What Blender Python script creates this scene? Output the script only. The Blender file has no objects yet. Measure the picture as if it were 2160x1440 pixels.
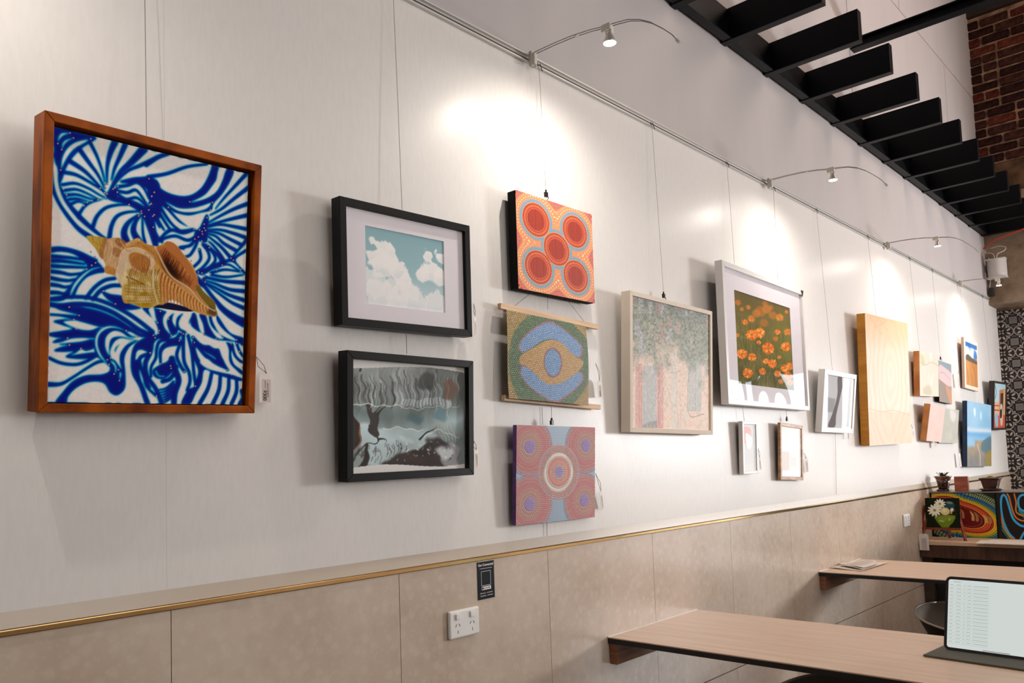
import bpy, bmesh, math, random
import numpy as np
from mathutils import Vector, Matrix, Euler
random.seed(7)
RNG = np.random.default_rng(7)
SC = bpy.context.scene
COL = SC.collection

# ------------------------------------------------------------------ camera
FPX, YAW, PIT, ROL = 1707.68, 0.735595, 0.069224, -0.035281
CX, CY = 1090.7, 857.8                     # optical axis on the 2160x1440 frame (shifted lens)
CAM = Vector((1.68, 0.0, 1.35))
_f = Vector((-math.sin(YAW)*math.cos(PIT), math.cos(YAW)*math.cos(PIT), math.sin(PIT)))
_r = _f.cross(Vector((0, 0, 1))).normalized(); _u = _r.cross(_f)
_R = _r*math.cos(ROL) + _u*math.sin(ROL); _U = -_r*math.sin(ROL) + _u*math.cos(ROL)
cd = bpy.data.cameras.new('camera'); cam = bpy.data.objects.new('camera', cd); COL.objects.link(cam)
m = Matrix.Identity(4)
for i in range(3):
    m[i][0] = _R[i]; m[i][1] = _U[i]; m[i][2] = -_f[i]; m[i][3] = CAM[i]
cam.matrix_world = m
cd.sensor_fit = 'HORIZONTAL'; cd.sensor_width = 36.0; cd.lens = FPX/2160*36
cd.shift_x = -(CX-1080)/2160; cd.shift_y = (CY-720)/2160
cd.clip_start = 0.02; cd.clip_end = 100
SC.camera = cam

# ------------------------------------------------------------------ world, light, exposure
SC.view_settings.view_transform = 'Standard'; SC.view_settings.look = 'None'
SC.view_settings.gamma = 1.0; SC.view_settings.use_curve_mapping = False
SC.view_settings.exposure = 0.27
w = bpy.data.worlds.new('overcast_sky'); SC.world = w; w.use_nodes = True
w.node_tree.nodes['Background'].inputs[0].default_value = (0.86, 0.93, 1.0, 1)
w.node_tree.nodes['Background'].inputs[1].default_value = 4.0
def area(name, loc, target, sx, sy, power, color, spread=180, portal=False):
    l = bpy.data.lights.new(name, 'AREA'); l.shape = 'RECTANGLE'; l.size = sx; l.size_y = sy
    l.energy = power; l.color = color; l.spread = math.radians(spread)
    if portal: l.cycles.is_portal = True
    o = bpy.data.objects.new(name, l); COL.objects.link(o); o.location = loc
    d = (Vector(target)-Vector(loc)); o.rotation_euler = d.to_track_quat('-Z', 'Y').to_euler()
    return o
sl = bpy.data.lights.new('sun', 'SUN'); sl.energy = 16; sl.angle = 0.01; sl.color = (1.0, 0.97, 0.92)
so = bpy.data.objects.new('sun', sl); COL.objects.link(so); so.rotation_euler = Vector((0.75, 0.75, -0.6)).to_track_quat('-Z', 'Y').to_euler()
# daylight from the sunlit street through the shop window
area('street_daylight', (3.9, 8.45, 1.75), (0.0, 1.6, 1.7), 0.9, 0.7, 168, (0.97, 0.98, 1.0))
# added unseen fill from the room side, then the warm lamps of the upper level
area('added_fill', (3.6, 1.6, 3.1), (0.2, 2.4, 1.3), 2.2, 3.4, 33, (1.0, 0.97, 0.94))
area('added_wall_wash', (2.9, 4.5, 3.3), (4.5, 4.5, 2.6), 0.8, 5.0, 80, (1.0, 0.96, 0.94))  # added unseen wash, brightens the right wall and bounces fill
area('upper_lamps', (2.3, 5.6, 5.2), (0.0, 6.0, 4.2), 1.2, 2.6, 46, (1.0, 0.76, 0.64))
# ------------------------------------------------------------------ helpers
def ray(px, py):
    d = _f*FPX + _R*(px-CX) - _U*(py-CY); return d.normalized()
def at(px, py, ax, val):                     # the point where a sight line meets the plane ax = val
    d = ray(px, py); return CAM + d*((val-CAM[ax])/d[ax])
def lin(c):
    return tuple((x/12.92 if x <= 0.04045 else ((x+0.055)/1.055)**2.4) for x in c)
def rgb(r, g, b): return lin((r/255, g/255, b/255))
MATS = {}
def mat(name, color, rough=0.5, metal=0.0, spec=0.5, noise=0.0, nscale=20.0, bump=0.0, bscale=60.0, coat=0.0,
        emit=None, estr=0.0, stretch=None, color2=None, detail=4.0, coat_rough=0.05):
    if name in MATS: return MATS[name]
    mt = bpy.data.materials.new(name); mt.use_nodes = True; nt = mt.node_tree; N = nt.nodes; L = nt.links
    b = N['Principled BSDF']
    b.inputs['Base Color'].default_value = (*color, 1); b.inputs['Roughness'].default_value = rough
    b.inputs['Metallic'].default_value = metal; b.inputs['Specular IOR Level'].default_value = spec
    b.inputs['Coat Weight'].default_value = coat; b.inputs['Coat Roughness'].default_value = coat_rough
    tc = N.new('ShaderNodeTexCoord'); mp = N.new('ShaderNodeMapping'); L.new(tc.outputs['Object'], mp.inputs[0])
    if stretch: mp.inputs['Scale'].default_value = stretch
    nz = N.new('ShaderNodeTexNoise'); nz.inputs['Scale'].default_value = nscale; nz.inputs['Detail'].default_value = detail
    L.new(mp.outputs[0], nz.inputs[0])
    mx = N.new('ShaderNodeMix'); mx.data_type = 'RGBA'
    c2 = color2 or tuple(max(0, c*(1-noise)) for c in color)
    cr = N.new('ShaderNodeValToRGB'); cr.color_ramp.elements[0].position = 0.38; cr.color_ramp.elements[1].position = 0.64
    L.new(nz.outputs[0], cr.inputs[0]); L.new(cr.outputs[0], mx.inputs['Factor'])
    mx.inputs['A'].default_value = (*color, 1); mx.inputs['B'].default_value = (*c2, 1)
    L.new(mx.outputs['Result'], b.inputs['Base Color'])
    if bump:
        n2 = N.new('ShaderNodeTexNoise'); n2.inputs['Scale'].default_value = bscale; n2.inputs['Detail'].default_value = 5
        L.new(mp.outputs[0], n2.inputs[0]); bp = N.new('ShaderNodeBump'); bp.inputs['Strength'].default_value = bump
        bp.inputs['Distance'].default_value = 0.002
        L.new(n2.outputs[0], bp.inputs['Height']); L.new(bp.outputs[0], b.inputs['Normal'])
    if emit: b.inputs['Emission Color'].default_value = (*emit, 1); b.inputs['Emission Strength'].default_value = estr
    MATS[name] = mt; return mt
def paint_mat(name, rough=0.55, coat=0.0, bump=0.0, bscale=400.0, spec=0.4):
    if name in MATS: return MATS[name]
    mt = bpy.data.materials.new(name); mt.use_nodes = True; nt = mt.node_tree; b = nt.nodes['Principled BSDF']
    a = nt.nodes.new('ShaderNodeAttribute'); a.attribute_name = 'Col'
    nt.links.new(a.outputs['Color'], b.inputs['Base Color'])
    b.inputs['Roughness'].default_value = rough; b.inputs['Coat Weight'].default_value = coat
    b.inputs['Specular IOR Level'].default_value = spec; b.inputs['Coat Roughness'].default_value = 0.03
    tc = nt.nodes.new('ShaderNodeTexCoord'); nz = nt.nodes.new('ShaderNodeTexNoise'); nz.inputs['Scale'].default_value = bscale
    nt.links.new(tc.outputs['Object'], nz.inputs[0])
    bp = nt.nodes.new('ShaderNodeBump'); bp.inputs['Strength'].default_value = bump; bp.inputs['Distance'].default_value = 0.001
    nt.links.new(nz.outputs[0], bp.inputs['Height'])
    if bump: nt.links.new(bp.outputs[0], b.inputs['Normal'])
    MATS[name] = mt; return mt
def glass_mat(name, wavy=0.0, ior=1.5, wscale=6.0):
    if name in MATS: return MATS[name]
    mt = bpy.data.materials.new(name); mt.use_nodes = True; nt = mt.node_tree; N = nt.nodes; L = nt.links
    N.remove(N['Principled BSDF']); out = N['Material Output']
    t = N.new('ShaderNodeBsdfTransparent'); g = N.new('ShaderNodeBsdfGlossy'); g.inputs['Roughness'].default_value = 0.01
    f = N.new('ShaderNodeFresnel')               # same reflectance from both sides of the thin sheet
    ge = N.new('ShaderNodeNewGeometry'); mr = N.new('ShaderNodeMapRange'); L.new(ge.outputs['Backfacing'], mr.inputs['Value'])
    mr.inputs['To Min'].default_value = ior; mr.inputs['To Max'].default_value = 1/ior; L.new(mr.outputs[0], f.inputs['IOR'])
    x = N.new('ShaderNodeMixShader'); L.new(f.outputs[0], x.inputs[0]); L.new(t.outputs[0], x.inputs[1]); L.new(g.outputs[0], x.inputs[2])
    if wavy:
        tc = N.new('ShaderNodeTexCoord'); nz = N.new('ShaderNodeTexNoise'); nz.inputs['Scale'].default_value = wscale
        nz.inputs['Detail'].default_value = 1.0
        L.new(tc.outputs['Object'], nz.inputs[0]); bp = N.new('ShaderNodeBump'); bp.inputs['Strength'].default_value = wavy
        bp.inputs['Distance'].default_value = 0.02
        L.new(nz.outputs[0], bp.inputs['Height']); L.new(bp.outputs[0], g.inputs['Normal']); L.new(bp.outputs[0], f.inputs['Normal'])
    L.new(x.outputs[0], out.inputs[0]); MATS[name] = mt; return mt

class MB:
    def __init__(s): s.v = []; s.f = []
    def quad(s, pts):
        n = len(s.v); s.v += [tuple(p) for p in pts]; s.f.append(tuple(range(n, n+len(pts)))); return s
    def box(s, x0, x1, y0, y1, z0, z1):
        n = len(s.v)
        s.v += [(x0,y0,z0),(x1,y0,z0),(x1,y1,z0),(x0,y1,z0),(x0,y0,z1),(x1,y0,z1),(x1,y1,z1),(x0,y1,z1)]
        for q in ((0,3,2,1),(4,5,6,7),(0,1,5,4),(1,2,6,5),(2,3,7,6),(3,0,4,7)): s.f.append(tuple(n+i for i in q))
        return s
    def tube(s, pts, r, k=8, r1=None, caps=True):
        pts = [Vector(p) for p in pts]; n0 = len(s.v); N = len(pts)
        for i, p in enumerate(pts):
            t = (pts[min(i+1, N-1)]-pts[max(i-1, 0)]).normalized()
            a = t.cross(Vector((0, 0, 1)) if abs(t.z) < 0.9 else Vector((0, 1, 0))).normalized(); b = t.cross(a)
            rr = r if r1 is None else r+(r1-r)*i/(N-1)
            for j in range(k):
                q = 2*math.pi*j/k; s.v.append(tuple(p+a*math.cos(q)*rr+b*math.sin(q)*rr))
        for i in range(N-1):
            for j in range(k):
                s.f.append((n0+i*k+j, n0+i*k+(j+1) % k, n0+(i+1)*k+(j+1) % k, n0+(i+1)*k+j))
        if caps:
            s.f.append(tuple(n0+j for j in range(k))[::-1]); s.f.append(tuple(n0+(N-1)*k+j for j in range(k)))
        return s
    def lathe(s, prof, k=24, c=(0, 0, 0), cap=True, squash=1.0):
        n0 = len(s.v)
        for r, z in prof:
            for j in range(k):
                q = 2*math.pi*j/k; s.v.append((c[0]+r*math.cos(q), c[1]+r*math.sin(q)*squash, c[2]+z))
        for i in range(len(prof)-1):
            for j in range(k):
                s.f.append((n0+i*k+j, n0+i*k+(j+1) % k, n0+(i+1)*k+(j+1) % k, n0+(i+1)*k+j))
        if cap:
            s.f.append(tuple(n0+j for j in range(k))[::-1]); s.f.append(tuple(n0+(len(prof)-1)*k+j for j in range(k)))
        return s
    def mesh(s, name, mt, smooth=False):
        me = bpy.data.meshes.new(name); me.from_pydata(s.v, [], s.f); me.validate()
        bm = bmesh.new(); bm.from_mesh(me); bmesh.ops.recalc_face_normals(bm, faces=bm.faces); bm.to_mesh(me); bm.free()
        if mt: me.materials.append(mt)
        if smooth:
            for p in me.polygons: p.use_smooth = True
        return me
    def build(s, name, mt, parent=None, bevel=0.0, smooth=False, seg=2):
        me = s.mesh(name, mt, smooth); o = bpy.data.objects.new(name, me); COL.objects.link(o)
        if parent: o.parent = parent
        if bevel:
            b = o.modifiers.new('bevel', 'BEVEL'); b.width = bevel; b.segments = seg; b.limit_method = 'ANGLE'
            b.angle_limit = math.radians(40)
        return o
def tag(o, label, cat, group=None):
    o['label'] = label; o['category'] = cat
    if group: o['group'] = group
    return o
def empty(name, loc, label, cat, group=None, rot=None):
    o = bpy.data.objects.new(name, None); o.empty_display_size = 0.05; COL.objects.link(o); o.location = loc
    if rot is not None: o.rotation_euler = rot
    return tag(o, label, cat, group)
def struct(o): o['kind'] = 'structure'; return o

# ------------------------------------------------------------------ painter: small rasters that become coloured relief meshes
def cr_spline(P, n=6, closed=False):
    P = np.asarray(P, float)
    if len(P) < 3: return P
    Q = np.vstack([P[-1], P, P[0], P[1]]) if closed else np.vstack([2*P[0]-P[1], P, 2*P[-1]-P[-2]])
    out = []; t = np.linspace(0, 1, n, endpoint=False)[:, None]
    for i in range(1, len(Q)-2):
        a, b, c, d = Q[i-1], Q[i], Q[i+1], Q[i+2]
        out.append(0.5*((2*b)+(-a+c)*t+(2*a-5*b+4*c-d)*t**2+(-a+3*b-3*c+d)*t**3))
    out = np.vstack(out)
    return out if closed else np.vstack([out, Q[-2]])
def noise2(ny, nx, cell, seed, octaves=3):
    r = np.random.default_rng(seed); out = np.zeros((ny, nx)); amp = 1; tot = 0
    for o in range(octaves):
        c = max(1.01, cell/2**o); gy = int(ny/c)+3; gx = int(nx/c)+3; g = r.random((gy, gx))
        y = np.arange(ny)/c; x = np.arange(nx)/c; yi = y.astype(int); xi = x.astype(int)
        fy = (y-yi)[:, None]; fx = (x-xi)[None, :]; fy = fy*fy*(3-2*fy); fx = fx*fx*(3-2*fx)
        v = (g[yi][:, xi]*(1-fx)+g[yi][:, xi+1]*fx)*(1-fy)+(g[yi+1][:, xi]*(1-fx)+g[yi+1][:, xi+1]*fx)*fy
        out += amp*v; tot += amp; amp *= 0.5
    return out/tot
def blur(a, r):
    for ax in (0, 1):
        c = np.zeros_like(a); n = 0
        for k in range(-r, r+1):
            wt = math.exp(-(k/(r*0.6+1e-6))**2); c += wt*np.roll(a, k, ax); n += wt
        a = c/n
    return a
def homog(src, dst):
    A = []
    for (x, y), (X, Y) in zip(src, dst):
        A.append([x, y, 1, 0, 0, 0, -X*x, -X*y, -X]); A.append([0, 0, 0, x, y, 1, -Y*x, -Y*y, -Y])
    return np.linalg.svd(np.array(A, float))[2][-1].reshape(3, 3)
class Art:
    def __init__(s, nx, ny, bg, quad=None, ch=3):
        s.nx, s.ny = nx, ny; s.a = np.zeros((ny, nx, ch)); s.a[:] = np.array(bg)/(255.0 if ch == 3 else 1)
        s.H = homog(quad, [(0, 0), (nx, 0), (nx, ny), (0, ny)]) if quad else np.diag([nx, ny, 1.0])
        s.k = (ny/np.linalg.norm(np.subtract(quad[3], quad[0]))) if quad else nx
        s.ch = ch; s.Y, s.X = np.mgrid[0:ny, 0:nx]+0.5
        s.V, s.U = s.Y/ny, s.X/nx
    def T(s, P):
        P = np.asarray(P, float); q = np.c_[P, np.ones(len(P))] @ s.H.T; return q[:, :2]/q[:, 2:]
    def put(s, sl, cov, col):
        col = np.array(col)/(255.0 if s.ch == 3 else 1)
        s.a[sl] = s.a[sl]*(1-cov[..., None])+col*cov[..., None]
    def _bb(s, P, m):
        x0, y0 = np.floor(P.min(0)-m).astype(int); x1, y1 = np.ceil(P.max(0)+m).astype(int)
        return slice(max(0, y0), min(s.ny, y1)), slice(max(0, x0), min(s.nx, x1))
    def line(s, P, w0, col, w1=None, smooth=True, alpha=1.0, prof=None):
        P = s.T(cr_spline(P) if smooth and len(P) > 2 else P); w0 *= s.k; w1 = w0 if w1 is None else w1*s.k
        sl = s._bb(P, max(w0, w1)+2)
        if sl[0].stop <= sl[0].start or sl[1].stop <= sl[1].start: return
        X = s.X[sl]; Y = s.Y[sl]; d = np.full(X.shape, 1e9); n = len(P)-1
        for i in range(n):
            a, b = P[i], P[i+1]; ab = b-a; L2 = ab@ab+1e-9
            t = np.clip(((X-a[0])*ab[0]+(Y-a[1])*ab[1])/L2, 0, 1)
            q = (i+t)/n; w = (w0+(w1-w0)*q) if prof is None else w0*np.interp(q, np.linspace(0, 1, len(prof)), prof)
            d = np.minimum(d, np.hypot(X-a[0]-t*ab[0], Y-a[1]-t*ab[1])-w/2)
        s.put(sl, np.clip(0.5-d, 0, 1)*alpha, col)
    def poly(s, P, col, smooth=True, alpha=1.0, soft=1.0):
        P = s.T(cr_spline(P, 5, True) if smooth else P); sl = s._bb(P, 2+soft)
        if sl[0].stop <= sl[0].start or sl[1].stop <= sl[1].start: return
        X = s.X[sl]; Y = s.Y[sl]; d = np.full(X.shape, 1e9); ins = np.zeros(X.shape, bool)
        for i in range(len(P)):
            a, b = P[i-1], P[i]; ab = b-a; L2 = ab@ab+1e-9
            t = np.clip(((X-a[0])*ab[0]+(Y-a[1])*ab[1])/L2, 0, 1)
            d = np.minimum(d, np.hypot(X-a[0]-t*ab[0], Y-a[1]-t*ab[1]))
            if a[1] != b[1]:
                c = (a[1] > Y) != (b[1] > Y); ins ^= c & (X < (b[0]-a[0])*(Y-a[1])/(b[1]-a[1])+a[0])
        d = np.where(ins, d, -d)
        s.put(sl, np.clip(0.5+d/soft, 0, 1)*alpha, col)
    def ell(s, c, rx, ry, col, ang=0, soft=1.0, alpha=1.0):
        t = np.linspace(0, 2*math.pi, 18, endpoint=False); ca, sa = math.cos(ang), math.sin(ang)
        s.poly([(c[0]+rx*math.cos(q)*ca-ry*math.sin(q)*sa, c[1]+rx*math.cos(q)*sa+ry*math.sin(q)*ca) for q in t], col, False, alpha, soft)
    def dots(s, P, r, col, alpha=1.0):
        for p in s.T(P):
            sl = s._bb(np.array([p]), r*s.k+2)
            if sl[0].stop <= sl[0].start or sl[1].stop <= sl[1].start: continue
            d = np.hypot(s.X[sl]-p[0], s.Y[sl]-p[1])-r*s.k
            s.put(sl, np.clip(0.5-d, 0, 1)*alpha, col)
    def blend(s, mask, col):
        s.a = s.a*(1-mask[..., None])+np.array(col)/255.0*mask[..., None]
    def build(s, name, w, h, mt, parent, x=0.0, y0=None, z0=0.0, relief=None, warp=None):
        y0 = -w/2 if y0 is None else y0; nx, ny = s.nx, s.ny
        gy, gz = np.meshgrid(np.linspace(0, 1, nx), np.linspace(0, 1, ny))
        co = np.zeros((ny, nx, 3)); co[..., 1] = y0+gy*w; co[..., 2] = z0+h*(1-gz); co[..., 0] = x
        if relief is not None: co[..., 0] += relief
        if warp is not None: co = warp(co, gy, gz)
        idx = np.arange(nx*ny).reshape(ny, nx)
        q = np.stack([idx[1:, :-1], idx[1:, 1:], idx[:-1, 1:], idx[:-1, :-1]], -1).reshape(-1, 4)
        me = bpy.data.meshes.new(name); me.vertices.add(nx*ny); me.vertices.foreach_set('co', co.reshape(-1).astype(np.float32))
        me.loops.add(q.size); me.loops.foreach_set('vertex_index', q.reshape(-1).astype(np.int32))
        me.polygons.add(len(q)); me.polygons.foreach_set('loop_start', (np.arange(len(q))*4).astype(np.int32))
        me.polygons.foreach_set('loop_total', np.full(len(q), 4, np.int32)); me.update(calc_edges=True)
        at_ = me.color_attributes.new('Col', 'FLOAT_COLOR', 'POINT')
        c = np.clip(s.a, 0, 1); l = np.where(c <= 0.04045, c/12.92, ((c+0.055)/1.055)**2.4)
        at_.data.foreach_set('color', np.dstack([l, np.ones((ny, nx))]).reshape(-1).astype(np.float32))
        me.materials.append(mt); o = bpy.data.objects.new(name, me); COL.objects.link(o)
        if parent: o.parent = parent
        return o
def flat_text(body, size, mt, parent, loc, rot, name='lettering', align='CENTER', bold=0.0):
    cu = bpy.data.curves.new(name, 'FONT'); cu.body = body; cu.size = size; cu.align_x = align; cu.offset = bold
    t = bpy.data.objects.new('tmp_text', cu); COL.objects.link(t)
    dg = bpy.context.evaluated_depsgraph_get(); me = bpy.data.meshes.new_from_object(t.evaluated_get(dg))
    bpy.data.objects.remove(t); bpy.data.curves.remove(cu)
    me.name = name; me.materials.clear(); me.materials.append(mt)
    o = bpy.data.objects.new(name, me); COL.objects.link(o); o.parent = parent; o.location = loc; o.rotation_euler = rot
    return o
# ------------------------------------------------------------------ materials
M_wall = mat('satin_white_panel', rgb(228, 224, 220), rough=0.33, spec=0.2, noise=0.03, nscale=90, bump=0.06, bscale=240, stretch=(1, 1, 0.25))
M_wall_up = mat('painted_upper_wall', rgb(194, 187, 186), rough=0.5, spec=0.25, noise=0.07, nscale=2.2, bump=0.04, bscale=90, stretch=(1, 1, 0.25))
M_sill = mat('sill_paint', rgb(190, 176, 160), rough=0.25, spec=0.5, noise=0.02)
M_brass = mat('brass_trim', rgb(206, 170, 116), rough=0.14, metal=1.0, noise=0.1, nscale=8)
M_rail = mat('aluminium_rail', rgb(214, 211, 206), rough=0.35, metal=0.25)
M_dark = mat('black_steel', rgb(4, 6, 9), rough=0.42, spec=0.16, noise=0.25, nscale=9, bump=0.03)
M_wire = mat('steel_wire', rgb(118, 112, 106), rough=0.4, metal=0.5)
M_hook = mat('dark_hook', rgb(52, 48, 44), rough=0.3, metal=0.85)
M_floor = mat('dark_timber_floor', rgb(84, 74, 66), rough=0.4, noise=0.4, nscale=5, stretch=(8, 1, 1))
M_ceil = mat('ceiling_paint', rgb(60, 56, 54), rough=0.8, noise=0.1)
M_right = mat('cafe_wall', rgb(196, 184, 174), rough=0.7, noise=0.06, nscale=3)
M_rightdark = mat('cafe_wall_dark', rgb(70, 58, 52), rough=0.7, noise=0.2, nscale=3)
M_conc = mat('rough_concrete', rgb(158, 140, 120), rough=0.85, spec=0.2, nscale=5.5, color2=rgb(112, 94, 76), bump=0.5, bscale=35, detail=8)
M_brownband = mat('brown_render', rgb(104, 80, 58), rough=0.85, spec=0.2, nscale=7, color2=rgb(62, 44, 30), bump=0.5, bscale=40, detail=8)
M_mortar = mat('lime_mortar', rgb(160, 128, 104), rough=0.9, spec=0.1, nscale=11, color2=rgb(104, 78, 60), bump=0.8, bscale=60, detail=8)
M_white = mat('white_plastic', rgb(232, 230, 226), rough=0.32, spec=0.5, noise=0.01)
M_lampwhite = mat('lamp_fitting', rgb(206, 200, 188), rough=0.35, noise=0.03)
M_tag = mat('tag_card', rgb(232, 226, 218), rough=0.7, noise=0.03, nscale=60)
M_print = mat('print_grey', rgb(70, 66, 64), rough=0.7)
M_ink = mat('black_ink', rgb(24, 22, 22), rough=0.6)
M_string = mat('cotton_string', rgb(168, 158, 148), rough=0.8, noise=0.1)
def terrazzo():
    mt = mat('terrazzo_tile', rgb(202, 185, 168), rough=0.24, spec=0.5, nscale=3, color2=rgb(190, 171, 153))
    nt = mt.node_tree; N = nt.nodes; L = nt.links; b = N['Principled BSDF']
    base = b.inputs['Base Color'].links[0].from_socket; mp = [n for n in N if n.type == 'MAPPING'][0]
    ge = N.new('ShaderNodeNewGeometry'); prev = base
    for sc, lo, hi, col, op in ((30, 0.22, 0.46, rgb(216, 202, 186), 0.26), (74, 0.16, 0.40, rgb(220, 206, 190), 0.16), (55, 0.08, 0.12, rgb(96, 84, 72), 0.8), (19, 0.20, 0.45, rgb(174, 156, 139), 0.22)):
        v = N.new('ShaderNodeTexVoronoi'); v.inputs['Scale'].default_value = sc; v.inputs['Randomness'].default_value = 1
        L.new(ge.outputs['Position'], v.inputs['Vector'])
        r = N.new('ShaderNodeMapRange'); r.inputs['From Min'].default_value = hi; r.inputs['From Max'].default_value = lo
        r.inputs['To Min'].default_value = 0; r.inputs['To Max'].default_value = op; L.new(v.outputs['Distance'], r.inputs['Value'])
        if sc == 55:
            wn = N.new('ShaderNodeMath'); wn.operation = 'GREATER_THAN'; wn.inputs[1].default_value = 0.93
            sp = N.new('ShaderNodeSeparateColor'); L.new(v.outputs['Color'], sp.inputs[0]); L.new(sp.outputs[0], wn.inputs[0])
            mu = N.new('ShaderNodeMath'); mu.operation = 'MULTIPLY'; L.new(wn.outputs[0], mu.inputs[0]); L.new(r.outputs[0], mu.inputs[1]); fac = mu.outputs[0]
        else: fac = r.outputs[0]
        x = N.new('ShaderNodeMix'); x.data_type = 'RGBA'; L.new(fac, x.inputs['Factor']); L.new(prev, x.inputs['A']); x.inputs['B'].default_value = (*col, 1)
        prev = x.outputs['Result']
    L.new(prev, b.inputs['Base Color']); return mt
M_tile = terrazzo()
def wood_mat(name, c1, c2, scale=(1, 1, 1), rough=0.42, ns=6, coat=0.0, bump=0.05):
    return mat(name, c1, rough=rough, nscale=ns, color2=c2, stretch=scale, bump=bump, bscale=ns*4, detail=6, coat=coat)
M_table = wood_mat('ash_laminate', rgb(214, 182, 154), rgb(202, 168, 140), (0.6, 9, 1), 0.38, 4)
M_corbel = wood_mat('red_brown_timber', rgb(150, 100, 68), rgb(112, 70, 44), (1, 1, 12), 0.6, 5)
M_pine = wood_mat('raw_pine', rgb(226, 192, 156), rgb(208, 170, 132), (1, 0.6, 8), 0.6, 8)
M_oak = wood_mat('stained_frame_wood', rgb(170, 84, 4), rgb(108, 44, 0), (6, 1.2, 1.2), 0.42, 9, 0.0)
M_oak.node_tree.nodes['Principled BSDF'].inputs['Specular IOR Level'].default_value = 0.15
M_blackframe = mat('black_frame', rgb(14, 15, 14), rough=0.45, spec=0.16, nscale=16, color2=rgb(12, 12, 12), bump=0.08, bscale=60)
M_whiteframe = mat('white_frame', rgb(222, 218, 216), rough=0.3, noise=0.02)
M_woodframe = wood_mat('light_oak_frame', rgb(196, 156, 122), rgb(162, 116, 80), (1, 1, 3), 0.45, 12)
M_matboard = mat('mat_board', rgb(230, 224, 230), rough=0.9, noise=0.01)
M_canvas_black = mat('black_canvas_edge', rgb(12, 11, 10), rough=0.8, spec=0.2, bump=0.2, bscale=500)
M_canvas_purple = mat('purple_canvas_edge', rgb(98, 62, 128), rough=0.6, nscale=30, color2=rgb(76, 42, 104))
M_canvas_cream = mat('cream_canvas_edge', rgb(222, 208, 192), rough=0.75, noise=0.04, nscale=8)
M_canvas_navy = mat('navy_canvas_edge', rgb(10, 48, 84), rough=0.6, nscale=12, color2=rgb(6, 28, 54))
M_ply = wood_mat('amber_timber_edge', rgb(210, 144, 34), rgb(172, 104, 14), (0.5, 6, 2.2), 0.5, 8, 0.0)
M_glass = glass_mat('picture_glass', ior=1.5)
M_glass_wavy = glass_mat('rippled_acrylic', 0.5, 1.55, 5.0)

# ------------------------------------------------------------------ setting
# left wall: white cladding panels above, terrazzo tiles below, painted upper wall with board joints
YE, YU, ZR, ZL = 8.55, 8.26, 2.672, 1.115
wl = struct(MB().box(-0.16, -0.02, -3.0, YE, 0, ZR).build('wall_left', M_wall_up))
y = -2.84
while y < YE-0.01:
    y1 = min(y+1.2, YE); MB().box(-0.02, 0.0, y+0.00015, y1-0.00015, ZL, ZR).build('panel', M_wall, wl); y = y1
for k in range(-5, 14):
    a = 0.164+0.6*k+0.0; b = a+0.6
    for z0, z1 in ((0.462, 1.074), (0.0, 0.458)):
        MB().box(-0.02, 0.01, a+0.001, min(b, YE)-0.0008, z0, z1).build('tile', M_tile, wl)
wu = struct(MB().box(-0.16, -0.003, -3.0, YU, ZR, 5.7).build('wall_left_upper', mat('joint_line', rgb(176, 118, 124), rough=0.8)))
for (a, b) in ((-3.0, 0.55), (0.55, 2.8), (2.8, 5.05), (5.05, 7.30), (7.30, YU)):
    for z0, z1 in ((3.42, 4.535), (4.545, 5.7)):
        aa, bb = (a, b)
        if z0 > 4: aa, bb = a+1.1, b+1.1
        MB().box(-0.02, 0.0, max(-3.0, aa)+0.004, min(bb, YU)-(0.004 if bb < YU else 0), z0, z1).build('board', M_wall_up, wu)
struct(MB().quad([(0.0002, -3, 1.1155), (0.0002, YE, 1.1155), (0.008, YE, 1.086), (0.008, -3, 1.086)])
       .quad([(0.008, -3, 1.086), (0.008, YE, 1.086), (-0.02, YE, 1.086), (-0.02, -3, 1.086)]).build('trim_1', M_sill))
struct(MB().box(-0.01, 0.0145, -3, YE, 1.0735, 1.0855).build('trim_2', M_brass, bevel=0.002))
struct(MB().box(-0.16, 4.7, -3.1, 9.2, -0.1, 0.0).build('floor', M_floor))
struct(MB().box(-0.16, 4.7, -3.1, 9.2, 5.7, 5.8).build('ceiling', M_ceil))
struct(MB().box(-0.16, 4.7, -3.1, -3.0, 0.0, 5.7).build('wall_front', M_right))
wr = struct(MB().box(4.5, 4.7, -3.0, 8.7, 0.0, 4.80).build('wall_right', M_right))
MB().box(4.46, 4.7, -3.0, 8.7, 4.80, 5.7).build('bulkhead', M_rightdark, wr)
# end wall: concrete beam and brick above, patterned tiles in a recess below, shop window to the right
wb = struct(MB().box(-0.16, 1.1, YE, YE+0.2, 0.0, 2.9).box(1.1, 4.5, YE, YE+0.2, 0.0, 0.3).box(1.1, 4.5, YE, YE+0.2, 2.25, 2.9).box(4.4, 4.5, YE, YE+0.2, 0.3, 2.9)
            .build('wall_back', M_mortar))
bv = MB().box(-0.02, 4.5, YU, YU+0.75, 2.622, 3.62).build('concrete_beam', M_conc, wb, bevel=0.012)
MB().box(-0.02, 4.5, YU+0.012, YU+0.6, 3.62, 3.90).build('render_band', M_brownband, wb, bevel=0.01)
MB().box(-0.02, 4.5, YU+0.016, YU+0.6, 3.90, 5.34).build('mortar', M_mortar, wb)
MB().box(-0.02, 4.5, YU-0.03, YU+0.6, 5.30, 5.7).build('timber_lintel', mat('dark_lintel', rgb(44, 28, 20), rough=0.8, noise=0.4, nscale=10, stretch=(1, 6, 6)), wb)
MB().box(-0.02, 0.0, -3.0, YU, ZR, 3.415).build('board', M_wall_up, wu)
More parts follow.
